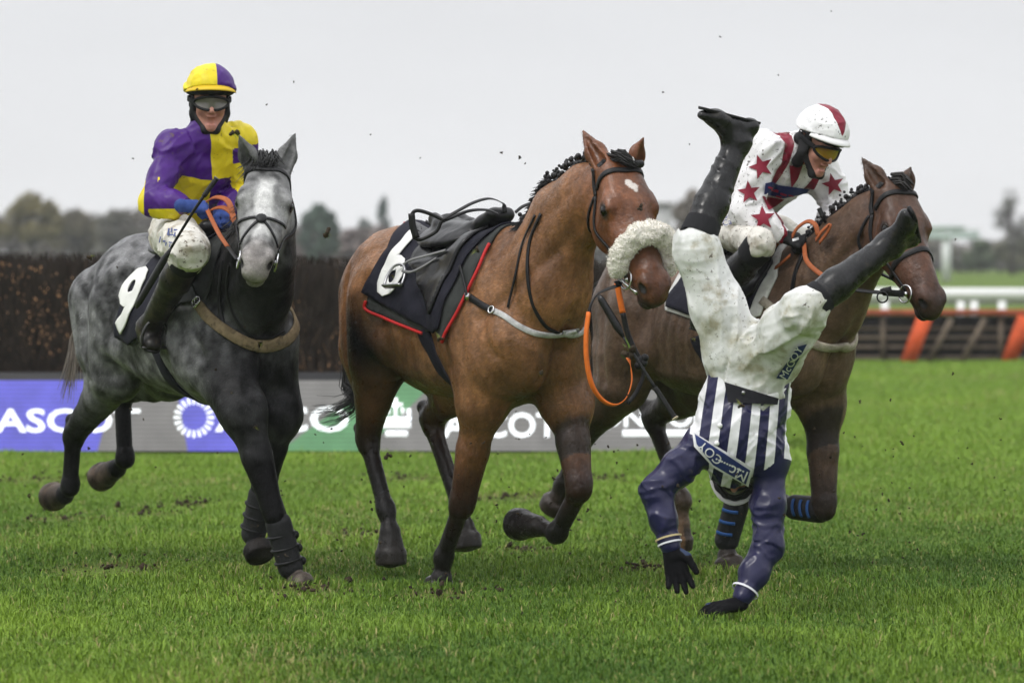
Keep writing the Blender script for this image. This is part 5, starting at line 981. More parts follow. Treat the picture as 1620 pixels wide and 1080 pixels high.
    ptext(J, 'Mc', 1168, 748, 26, math.pi+.42, wht); ptext(J, 'COY', 1124, 716, 21, math.pi+.72, wht); small = [(1133+i*4.2, 724+i*1.95) for i in range(11)]; px_decal(J, [q_ for x, y in small for q_ in ((x, y), (x+2.6, y+1.2), (x+1.4, y+3.6), (x-1.2, y+2.4))], [(4*i, 4*i+1, 4*i+2, 4*i+3) for i in range(11)], D-.2, wht, jk, 'small_print', .017, 4)
    mb = MB(); px = [(1139, 673), (1134, 701)]
    wbm = mat('white_button', (.78, .78, .78), rough=.4)
    for x, y in px: p_, n_ = J.cast(np.array([g(x, y, -.2)]), np.array([g(x, y)-np.array([0, 0, CAMZ])]), .006, back=.8, n=80); mb = MB(); mb.ball(p_[0], .011, n=10); mb.build('button', wbm, jk)
    for el, wr, c1, c2 in ((elA, wrA, (.55, .45, .25), (.7, .7, .75)), (elB, wrB, (.7, .7, .75), (.7, .7, .75))):
        for t0, cc in ((.80, c1), (.89, c2)) if el is elA else ((.75, c1),):
            mb = MB(); mb.tube([wv(el, wr, t0), wv(el, wr, t0+.03)], [.0565-.05*(t0-.8), .0555-.05*(t0-.8)], 18, cap=False); mb.build('cuff_band', mat('cuff_trim', cc, rough=.6), jk)
    # back protector and undershirt showing at the waist
    mb = MB(); V = [(1146, 604), (1152, 636), (1230, 640), (1232, 630), (1170, 616)]; blk = mat('black_undershirt', (.010, .010, .014), rough=.7); px_decal(J, V, [tuple(range(5))], D-.2, blk, rt, 'undershirt', .016, 6)
    Q = Body(.045); Q.limb(wv(waist, pel, .38), pel, .158, .165, w1, n=yy, sq=.78); Q.limb(hipA, hipB, .112, .112, w1)
    Q.chain([hipA, wv(hipA, knA, .4), wv(hipA, knA, .92), wv(knA, anA, .02)], [.118, .102, .082, .072], w1); Q.chain([hipB, wv(hipB, knB, .5), wv(hipB, knB, .95), wv(knB, anB, .02)], [.116, .104, .084, .070], w1)
    lf2 = limb_folds([(hipA, knA), (hipB, knB)], .010, .045, 61); tf2 = folds(.014, 9, (1, 1, .6), 65, .6); af = axis_folds([(pel, knA), (pel, knB)], .017, 14, .16, 2.2, 71); Q.disp = lambda P: lf2(P)*.22+tf2(P)*.12+af(P)
    br = Q.build('breeches', breech_m, rt, .006, w1)
    mb = MB(); pts = [(1150, 602), (1160, 616), (1180, 628), (1205, 634), (1230, 630), (1243, 622)]; P0 = np.array([g(x, y-4, -.2) for x, y in pts]); Pc, Nc = Q.cast(spline(P0, 24), spline(P0, 24)-np.array([0, 0, CAMZ]), .004, back=.8, n=80); mb.strip(Pc, Nc, .028, .006); mb.build('waistband', mat('white_waistband', (.74, .74, .74), rough=.5), br)
    p_, n_ = Q.cast(np.array([g(1176, 621, -.2)]), np.array([g(1176, 621)-np.array([0, 0, CAMZ])]), .01, back=.8, n=80); mb = MB(); mb.ball(p_[0], .009, n=10); mb.build('button', iron_m, br)
    V = [(1228, 598), (1246, 600), (1263, 570), (1277, 544), (1262, 548), (1247, 570)]; px_decal(Q, V, [tuple(range(6))], D-.4, nav, br, 'sponsor_patch', .010, 5); ptext(Q, 'McCOY', 1252, 574, 17, -1.05, wht, off=.014, par=br, dd=D-.4)
    boot(rt, wv(knA, anA, .05), anA, heA, toA, boot_m, seed=8, r0=.076, r1=.05); boot(rt, wv(knB, anB, .03), anB, heB, toB, boot_m, seed=9, r0=.072, r1=.05)
    bg_ = mat('knitted_glove', (.005, .005, .006), spec=.08, rough=.8, bump=.4, bscale=220, bdist=.003); bl = mat('slate_glove_thumb', (.03, .045, .09), rough=.8)
    for h_ in (hA, hB):
        G = Body(.01); hand_prims(G, **h_, off=.003, col=w1); G.limb(h_['w']+unit(h_['d'])*-.012, h_['w']+unit(h_['d'])*.03, .032, .03, w1); go = G.build('glove', bg_, rt, .0038, w1)
        d = unit(h_['d']); nr = unit(h_['nrm']-d*np.dot(h_['nrm'], d)); sd = np.cross(d, nr)*h_['flip']; tb = h_['w']+d*.02+sd*.026; v = unit(d*.62+sd*.7-nr*.25); G2 = Body(.01); t1 = tb+v*.042; G2.limb(tb, t1, .0215, .0178, w1); v2 = unit(d*.86+sd*.28); G2.limb(t1, t1+v2*.055, .0165, .0135, w1); G2.build('thumb_panel', bl, go, .004, w1)
    helmet(rt, H, pattern_mat('white_cap', (.74, .74, .75), NAV, 'sel', mud=[(75, .63, .03, (.05, .04, .03), .8)]), lambda P: np.full(len(P), -1.), lambda P: np.full(len(P), -1.), mat('white_cap_peak', (.7, .7, .7), rough=.5), lens_m)
faller()
# ---------------------------------------------------------------- tack
CAMP = np.array([0, 0, CAMZ])
strap_m = mat('black_strap', (.010, .010, .011), rough=.45, var=.2, vscale=40, bump=.15, bscale=120, bdist=.003, spec=.22)
metal_m = mat('bit_steel', (.55, .55, .56), rough=.25, metal=1)
navy_cloth_m = mat('navy_number_cloth', (.010, .010, .018), rough=.8, var=.25, vscale=14, bump=.4, bscale=40, bdist=.006)
pad_m = mat('grey_saddle_pad', (.035, .038, .037), rough=.85, var=.2, vscale=20, bump=.4, bscale=120, bdist=.004)
num_m = mat('white_number', (.72, .72, .70), rough=.7, var=.06, mud=[(30, .64, .05, (.2, .17, .13), .6)])
red_m = mat('red_piping', (.45, .02, .02), rough=.6, var=.15)
rein_m = mat('tan_rubber_rein', (.32, .09, .03), rough=.6, var=.15, vscale=40, bump=.4, bscale=200, bdist=.003)
orange_rein_m = mat('orange_rubber_rein', (.66, .15, .02), rough=.5, var=.12, vscale=30, bump=.3, bscale=200, bdist=.003)
def hits(body, px, d0, off=.0): P = np.array([at(x, y, d0) for x, y in px]); return body.cast(P, P-CAMP, off, back=1.8, n=110)
class Drape:
    """cloth laid round a horse's trunk: outlines drawn in (s, angle from the spine) on its right side and mirrored"""
    def __init__(s, body, fr, d0): s.b = body; s.fr = fr; s.d0 = d0; s.zc = 1.15*fr.sc
    def sphi(s, px): P, _ = hits(s.b, px, s.d0); q = (P-s.fr.O)@s.fr.M.T; return np.stack([q[:, 0], np.arctan2(q[:, 1], q[:, 2]-s.zc)*.45], -1)
    def cast(s, W, off):
        W = np.asarray(W, float); ph = W[:, 1]/.45; D = np.sin(ph)[:, None]*s.fr.r+np.cos(ph)[:, None]*np.array([0, 0, 1.]); A = s.fr.O+W[:, :1]*s.fr.h+np.array([0, 0, s.zc]); return s.b.cast(A+D*.75, -D, off, back=0, n=60)
    def patch(s, W, T, off, th, m, parent, name, mx=.035, bulge=0, mirror=True, both=None):
        mb = MB()
        for sg in ((1, -1) if mirror else (1,)):
            if name in ('number', 'saddle_flap'): mb = MB()
            W2, T2 = poly_refine(np.array(W)*[1, sg], T, mx); V, Nn = s.cast(W2, off); 
            if bulge: V = V+Nn*(bulge*(vnoise(V, 14, 77)-.4))[:, None]
            n = len(V); Vb = V-Nn*th; ed = {}
            for t in T2:
                for a, b in ((t[0], t[1]), (t[1], t[2]), (t[2], t[0])): ed[(a, b)] = ed.get((a, b), 0)+1
            F = list(T2)+[(t[2]+n, t[1]+n, t[0]+n) for t in T2]+[(b, a, a+n, b+n) for (a, b) in ed if (b, a) not in ed]
            mb.add(np.concatenate([V, Vb]), F)
            if name in ('number', 'saddle_flap'): o = mb.build(name, m, parent)
        return o if name in ('number', 'saddle_flap') else mb.build(name, m, parent)
    def line(s, W, off, wd, th, m, parent, name, n=40, mirror=True, tube=None):
        for sg in ((1, -1) if mirror else (1,)):
            mb = MB(); Q = spline(np.array(W)*[1, sg], n) if len(W) > 2 else np.linspace(W[0], W[1], n)*[1, sg]
            V, Nn = s.cast(Q, off); (mb.tube(V, tube, 8) if tube else mb.strip(V, Nn, wd, th)); o = mb.build(name, m, parent)
        return o
def ptri(k): return [tuple(range(k))]
def fan(W): return np.concatenate([[np.mean(W, 0)], W]), [(0, 1+i, 1+(i+1) % len(W)) for i in range(len(W))]
def strap(body, pts, wd, th, m, parent, name, n=40, off=.005, closed=False):
    P, Nn = body.conform(spline(pts, n, closed), off); mb = MB(); mb.strip(P, Nn, wd, th, closed=closed); return mb.build(name, m, parent)
def pxstrap(body, px, d0, wd, th, m, parent, name, n=40, off=.002):
    P, Nn = hits(body, spline(np.array(px, float), n), d0, off); mb = MB(); mb.strip(P, Nn, wd, th); return mb.build(name, m, parent)
def bridle(body, H, rt, m=strap_m, nose=True, nose_a=.37):
    br = lambda P, nm, w_=.02, n=40, closed=False: strap(body, [H.P(*p_) for p_ in P], w_, .006, m, hp, nm, n, closed=closed)
    hp = strap(body, [H.P(*p_) for p_ in ((.085, .125, -.12), (.03, .11, -.11), (-.02, .06, -.06), (-.035, 0, -.03), (-.02, -.06, -.06), (.03, -.11, -.11), (.085, -.125, -.12))], .024, .006, m, rt, 'bridle', 46)
    br([(.07, .125, -.10), (.05, .10, -.03), (.048, .05, .01), (.05, 0, .02), (.048, -.05, .01), (.05, -.10, -.03), (.07, -.125, -.10)], 'browband', .024)
    for g in (1, -1):
        br([(.085, .125*g, -.12), (.2, .115*g, -.185), (.34, .095*g, -.15), (.475, .062*g, -.112)], 'cheekpiece', .02, 30)
        br([(.08, .12*g, -.135), (.13, .09*g, -.24), (.16, .0, -.30)], 'throatlash', .014, 24)
        rc = H.P(.492, .072*g, -.118); mb = MB(); mb.torus(rc, .038*H.S, .0045, H.w+H.v*.15, 28, 8); mb.tube([H.P(.492, .07*g, -.118), H.P(.5, .0, -.118)], .008, 8); mb.ball(H.P(.492, .068*g, -.118), .013, n=8); mb.build('bit_ring', metal_m, hp)
    if nose: a = nose_a; br([(a, 0, .02), (a+.005, .07, -.03), (a+.015, .09, -.09), (a+.03, .06, -.16), (a+.035, 0, -.2), (a+.03, -.06, -.16), (a+.015, -.09, -.09), (a+.005, -.07, -.03)], 'noseband', .026, 48, True)
    return hp
def strands(mb, root_pts, paths, r0, n, spread, seed=0, col=(1, 1, 1), colv=.3, rtip=.15):
    rg = np.random.default_rng(seed); path = np.array(paths, float)
    for i in range(n):
        o0 = rg.normal(size=3)*spread[0]; o1 = rg.normal(size=3)*spread[1]; L = rg.uniform(.75, 1.0); k = max(6, len(path)*2); Q = spline(path, 30); Q = Q[:max(4, int(30*L))]; t = np.linspace(0, 1, len(Q))[:, None]; Q = Q+o0*(1-t)+o1*t*t+np.stack([np.sin(t[:, 0]*rg.uniform(3, 8)+rg.uniform(0, 6)) for _ in range(3)], -1)*spread[1]*.15*t
        mb.tube(Q[::3] if len(Q) > 9 else Q, np.linspace(r0, r0*rtip, len(Q[::3] if len(Q) > 9 else Q)), 3, np.array(col)*(1+colv*rg.uniform(-1, 1)), cap=False)
hair_m = mat('horse_hair', rough=.45, spec=.3)
def crest(body, fr, pts, up=(0, 0, 1), n=30):          # points on the top of the neck
    P = spline(pts, n); return body.cast(P+np.array(up)*.5, np.tile(-np.array(up, float), (n, 1)), 0, back=0, n=70)
def plaits(body, fr, pts, n, rt, fuzzy, r=.017, seed=1):
    rg = np.random.default_rng(seed); P, Nn = crest(body, fr, pts, n=n); mb = MB(); bk = (.010, .009, .010)
    mb.tube(P+Nn*.002, np.linspace(.012, .016, n), 8, bk)
    for i in range(n):
        for k in range(3 if i > n*.55 else 5): c = P[i]+Nn[i]*(.006+.012*k)+rg.normal(size=3)*.006+fr.r*rg.uniform(-.012, .02); mb.ball(c, r*rg.uniform(.6, 1.0)*(1-.12*k), bk, n=8)
        if rg.random() < .35: mb.torus(P[i]+Nn[i]*.016+fr.r*.01, .010, .0022, rg.normal(size=3), 10, 4, (.45, .45, .45))
    for _ in range(fuzzy[1]):
        q = P[rg.integers(0, fuzzy[0])]; d = unit(np.array([0, 0, .3])+fr.r*rg.uniform(.2, 1.2)-fr.h*rg.uniform(-.4, .8)+rg.normal(size=3)*.3); L = rg.uniform(.02, .06); mb.tube([q, q+d*L*.6+[0, 0, .006], q+d*L+fr.r*.01+[0, 0, -.012]], [.004, .003, .001], 3, bk, cap=False)
    return mb.build('plaited_mane', hair_m, rt)
def stirrup_iron(mb, c, dn, side, S=1.0):              # arch, side bars and tread; dn towards the tread, side along the tread
    dn = unit(dn); side = unit(side-dn*np.dot(side, dn)); c = np.array(c); P = [c+S*(side*.055+dn*.115), c+S*(side*.056+dn*.06), c+S*(side*.035+dn*.015), c, c+S*(-side*.035+dn*.015), c+S*(-side*.056+dn*.06), c+S*(-side*.055+dn*.115)]; mb.tube(spline(P, 24), .007*S, 7); fw = np.cross(dn, side); mb.strip(np.array([c+S*(side*(.058-.0145*i)+dn*.115) for i in range(9)]), np.tile(-dn, (9, 1)), .034*S, .010*S)
def saddle(body, fr, rt, d0, flap, s0=-.10, s1=.22, zoff=.0):
    B = Body(.025); top = []
    for s in np.linspace(s0, s1, 7): p_, _ = body.cast(np.array([fr.P(s, 0, 2.2)]), np.array([[0, 0, -1.]]), 0, back=0, n=80); top.append(p_[0])
    rise = [.11, .085, .06, .05, .05, .06, .085]; wdt = [.13, .15, .145, .125, .10, .085, .07]
    for i in range(6):
        for g in (1, -1):
            a = top[i]+[0, 0, rise[i]-.012]+fr.r*wdt[i]*g*.55; b = top[i+1]+[0, 0, rise[i+1]-.012]+fr.r*wdt[i+1]*g*.55; B.limb(a, b, .030, .030, (1, 1, 1), k=.03)
        B.limb(top[i]+[0, 0, rise[i]-.02], top[i+1]+[0, 0, rise[i+1]-.02], .034, .034, (1, 1, 1), k=.04)
    B.ell(top[2]+fr.r*.10+np.array([0, 0, .035]), (.20, .11, .035), np.array([fr.h, unit(fr.r-np.array([0, 0, .55])), unit(np.array([0, 0, 1.])+fr.r*.55)]), (1, 1, 1)); B.disp = folds(.003, 14, seed=91); sd = B.build('saddle', leather_m, rt, .007, (1, 1, 1))
    D = Drape(body, fr, d0); W = D.sphi(flap); W[:, 1] = np.maximum(W[:, 1], .03); D.patch(*fan(W), .034, .014, leather_m, sd, 'saddle_flap', bulge=.02); return sd, top, D
# ---- the bay's tack
def bay_tack():
    rt = bay_rt; d0 = 18.2; D = Drape(bay, BAY, d0)
    br = bridle(bay, bay_head, rt, nose=False); h = bay_head.P
    # saddle pad with red edging, number cloth and number
    padpx = [(806, 345), (776, 392), (742, 466), (703, 541), (690, 520), (672, 527), (630, 510), (583, 491), (584, 474), (606, 430), (640, 375), (680, 338)]
    W = D.sphi(padpx); W[0, 1] = W[-1, 1] = .0
    D.patch(*fan(W), .010, .010, pad_m, rt, 'saddle_pad', bulge=.006)
    D.line(D.sphi([(776, 392), (760, 428), (742, 466), (722, 505), (703, 541)]), .014, 0, 0, red_m, rt, 'piping', tube=.0075); D.line(D.sphi([(672, 527), (650, 519), (610, 503), (583, 491), (583, 478)]), .014, 0, 0, red_m, rt, 'piping', tube=.0075); D.line(D.sphi([(606, 428), (628, 394), (652, 362), (672, 345)]), .012, 0, 0, red_m, rt, 'piping', tube=.006)
    W = D.sphi([(800, 346), (768, 384), (730, 440), (700, 520), (690, 527), (660, 510), (625, 492), (577, 466), (592, 440), (616, 400), (652, 355), (690, 334)]); W[0, 1] = W[-1, 1] = 0
    D.patch(*fan(W), .020, .007, navy_cloth_m, rt, 'number_cloth', bulge=.016)
    V, F = text_mesh('6', 1, .03); lo, hi = V.min(0), V.max(0); u_ = (V-lo)[:, :2]/(hi-lo)[:2]; u_[:, 0] += .10*np.sin(u_[:, 1]*3.1); px_ = np.array([597, 473])+u_[:, :1]*[32, 2]+u_[:, 1:]*[36, -101]; W2 = D.sphi([tuple(p_) for p_ in px_])
    D.patch(W2, F, .032, .004, num_m, rt, 'number', mx=.02, bulge=.016, mirror=True)
    sd, top, D2 = saddle(bay, BAY, rt, d0, [(690, 335), (760, 352), (774, 366), (745, 392), (715, 440), (700, 470), (690, 500), (664, 440), (652, 426), (668, 400), (680, 365)], s0=-.14, s1=.30)
    # girth, breast girth, neck straps
    ring = lambda s, zc, n=28: [BAY.P(s+.0*k, .5*math.cos(a), zc+.6*math.sin(a)) for k, a in enumerate(np.linspace(0, 2*math.pi, n, endpoint=False))]
    pts = [BAY.P(.10, .33, 1.15), BAY.P(.13, .34, 1.0), BAY.P(.16, .26, .84), BAY.P(.17, 0, .76), BAY.P(.16, -.26, .84), BAY.P(.13, -.34, 1.0), BAY.P(.10, -.33, 1.15)]; strap(bay, pts, .085, .012, navy_cloth_m, rt, 'girth', 50, .006)
    P, Nn = hits(bay, spline([(737, 466), (765, 484), (795, 498), (820, 515), (850, 528), (885, 531), (915, 524)], 30), d0, .004); q = (P-BAY.O)@BAY.M.T; far = q[::-1]*[1, -1, 1]; allp = np.concatenate([P, BAY.O+far[2:]@BAY.M]); P, Nn = bay.conform(allp, .004)
    cols = np.where((np.arange(len(P)) > 7) & (np.arange(len(P)) < len(P)-8), 1, 0); mb = MB(); mb.strip(P, Nn, .026, .008); bgm = mat('silver_breast_strap', (.42, .42, .42), rough=.5, var=.4, vscale=30); mb.build('breast_girth', bgm, rt)
    mb = MB(); mb.strip(P[:8], Nn[:8], .03, .012); mb.build('breast_strap_end', strap_m, rt); mb = MB(); mb.box(P[1]+Nn[1]*.01, (.03, .02, .03), 1.0); mb.torus(P[7]+Nn[7]*.008, .016, .004, Nn[7], 14, 6); mb.build('buckle', metal_m, rt)
    pxstrap(bay, [(846, 340), (826, 385), (814, 440), (803, 486)], d0, .012, .005, strap_m, rt, 'neck_strap', off=.003); pxstrap(bay, [(855, 338), (838, 380), (834, 430), (842, 480), (862, 515), (884, 528)], d0, .016, .006, strap_m, rt, 'neck_strap', off=.003); pxstrap(bay, [(727, 420), (734, 448), (738, 466)], d0, .012, .005, strap_m, rt, 'girth_strap', off=.03)
    # flung stirrups
    mb = MB(); c = at(700, 346, 18.15); g_ = lambda x, y, d: at(x, y, d); ring_ = [(700, 348), (682, 339), (660, 333), (651, 341), (652, 358), (658, 377), (668, 378), (690, 366), (697, 352)]; mb.tube(spline([g_(x, y, 18.05) for x, y in ring_], 40, True), .0085, 8, closed=True); mb.strip(spline([g_(651, 338, 18.04), g_(653, 358, 18.04), g_(659, 377, 18.04)], 10), np.tile([0, -1., .2], (10, 1)), .03, .012); mb.build('stirrup', mat('black_stirrup', (.02, .02, .02), rough=.35, metal=.5), sd)
    mb = MB(); Pth = spline([g_(698, 348, 18.05), g_(725, 333, 18.05), (g_(750, 320, 18.1)), g_(775, 314, 18.15), g_(795, 322, 18.2), g_(799, 336, 18.2)], 30); mb.strip(Pth, np.tile([-.2, -.5, .8], (30, 1)), .02, .006); Pth = spline([g_(700, 350, 18.05), g_(740, 334, 18.08), g_(770, 332, 18.12), g_(788, 338, 18.15)], 24); mb.strip(Pth, np.tile([-.2, -.5, .8], (24, 1)), .022, .006); mb.build('stirrup_leather', strap_m, sd)
    mb = MB(); Pth = spline([g_(815, 336, 18.1), g_(828, 326, 18.1), g_(850, 320, 18.12), g_(860, 330, 18.12)], 20); mb.strip(Pth, np.tile([-.2, -.5, .8], (20, 1)), .02, .006); mb.build('neck_loop', strap_m, rt)
    P, Nn = hits(bay, [(632, 418)], d0, .055); P2, _ = hits(bay, [(622, 450)], d0, .05); mb = MB(); stirrup_iron(mb, P[0], P2[0]-P[0], BAY.h*.6+np.array([0, 0, -.3]), .95); mb.build('stirrup', iron_m, sd)
    P, Nn = hits(bay, spline([(704, 396), (675, 404), (650, 411), (634, 420)], 20), d0, .05); mb = MB(); mb.strip(P, Nn, .014, .005); P, Nn = hits(bay, spline([(690, 408), (668, 422), (650, 430), (636, 428)], 20), d0, .045); mb.strip(P, Nn, .012, .005); mb.build('stirrup_leather', mat('grey_webbing', (.16, .16, .16), rough=.6), sd)
    # sheepskin noseband
    B = Body(.02); a = .405; pts = spline([h(a+.045, .09, -.115), h(a+.03, .098, -.085), h(a-.0, .09, -.03), h(a-.025, .045, .025), h(a-.03, 0, .035), h(a-.025, -.045, .025), h(a-.0, -.09, -.03), h(a+.03, -.098, -.085), h(a+.045, -.09, -.115)], 22); rr = .039*np.sin(np.linspace(.75, math.pi-.75, 22))**.5+.002
    for i in range(21): B.limb(pts[i], pts[i+1], rr[i], rr[i+1], (1, 1, 1))
    B.disp = lambda P: (vnoise(P, 38, 5)-.5)*.016+(vnoise(P, 110, 6)-.5)*.008
    fm = mat('sheepskin', rough=.95, var=.14, vscale=40, bump=.35, bscale=90, bdist=.006, spec=.05)
    V, F = B.mesh(.0045); fl = MB(); fl.add(V, [tuple(x) for x in F], np.tile((.74, .71, .65), (len(V), 1))); nb = 7000; id_ = RNG.integers(0, len(V), nb); Gn = B.grad(V[id_])
    Vf = []; Ff = []
    for i, k in enumerate(id_): n_ = unit(Gn[i]); d = unit(n_+RNG.normal(size=3)*.45); s_ = unit(np.cross(d, RNG.normal(size=3)))*.0018; L = RNG.uniform(.004, .012); b = len(Vf); Vf += [V[k]-s_, V[k]+s_, V[k]+d*L]; Ff.append((b, b+1, b+2))
    fl.add(np.array(Vf), Ff, np.tile((.80, .77, .71), (len(Vf), 1))); fl.build('sheepskin_noseband', fm, br)
    strap(bay, [h(.44, .07, -.13), h(.47, .05, -.17), h(.475, 0, -.19), h(.47, -.05, -.17), h(.44, -.07, -.13)], .016, .005, strap_m, br, 'chin_strap', 24)
    for k_ in (0, 1): mb = MB(); mb.tube(spline([h(.47, .085, -.15+.02*k_), h(.50, .078, -.13), h(.53, .062, -.125), h(.56, .045, -.125+.012*k_)], 12), .005, 7); mb.build('bit_lever', metal_m, br)
    # hanging orange reins
    db = float(h(.49, .07, -.12)[1]); rb = h(.50, .085, -.14); q_ = lambda x, y, dd=0: at(x, y, db+dd)
    mb = MB(); P = spline([rb, q_(950, 462), q_(936, 478, -.03), q_(931, 496, -.04)], 14); mb.strip(P, np.tile([-.9, -.4, .2], (14, 1)), .018, .006); P = spline([rb, q_(975, 446), q_(995, 444, .1), h(.5, -.07, -.15)], 14); mb.strip(P, np.tile([0, -.5, .8], (14, 1)), .02, .006); mb.build('rein_end', strap_m, br)
    mb = MB(); P = spline([q_(931, 494, -.04), q_(927, 530, -.05), q_(928, 570, -.05), q_(936, 608, -.04), q_(952, 632, -.02), q_(972, 641, 0), q_(990, 630, .03), q_(999, 605, .06), q_(998, 582, .08), q_(994, 566, .1)], 44); c_ = P.mean(0); mb.strip(P, (P-c_)/np.linalg.norm(P-c_, axis=1)[:, None]*.75+np.array([-.5, -.4, 0]), .024, .009)
    mb.build('rein', orange_rein_m, br)
    mb = MB(); P = spline([q_(976, 446, .12), q_(980, 470, .12), q_(985, 495, .12)], 12); mb.strip(P, np.tile([-.5, -.8, 0], (12, 1)), .026, .009); mb.build('rein', orange_rein_m, br)
    mb = MB(); P = spline([q_(985, 494, .12), q_(992, 525, .12), q_(1003, 552, .11), q_(1014, 572, .1)], 16); mb.strip(P, np.tile([-.5, -.8, 0], (16, 1)), .024, .008); P = spline([q_(1014, 572, .1), q_(1018, 592, .1), q_(1008, 618, .1), q_(993, 638, .1)], 14); mb.strip(P, np.tile([-.5, -.8, 0], (14, 1)), .018, .006)
    for x, y in ((1012, 570), (1018, 574), (1010, 578), (1020, 566)): mb.ball(q_(x, y, .09), .018, n=8)
    mb.build('rein_buckle_end', strap_m, br)
    plaits(bay, BAY, [BAY.px(828, 350, 0), BAY.px(858, 335, 0), BAY.px(885, 315, 0), BAY.px(912, 292, 0), BAY.px(938, 272, 0), BAY.px(952, 262, 0)], 26, rt, (9, 420), .02)
    mb = MB(); hb = lambda a, b, c: bay_head.P(a, b, c)
    for i in range(170): o_ = RNG.normal(size=3)*.012; o2 = RNG.normal(size=3)*.006; mb.tube(np.array([hb(-.03, .02, -.01)+o_, hb(.0, .01, .022)+o_*.8+o2, hb(.035, -.03, .02)+o_*.6-o2]), [.003, .003, .0015], 4, (.012, .011, .011), cap=False)
    for b_i in (-.045, -.055, -.06): mb.ball(hb(.03, b_i, .018), .018, (.010, .010, .010), n=8)
    mb.torus(hb(.02, -.028, .024), .014, .004, bay_head.w, 12, 5, (.5, .5, .48)); mb.build('forelock', hair_m, rt)
    mb = MB(); tp = [BAY.P(-.76, 0, 1.45), BAY.P(-.92, .0, 1.36), BAY.P(-.98, .0, 1.1), BAY.P(-.97, .04, .88), BAY.px(566, 630, .06), BAY.px(530, 652, .1), BAY.px(484, 655, .16)]; strands(mb, None, tp, .005, 170, (.02, .035), 3, (.012, .011, .011)); mb.build('tail', hair_m, rt)
bay_tack()
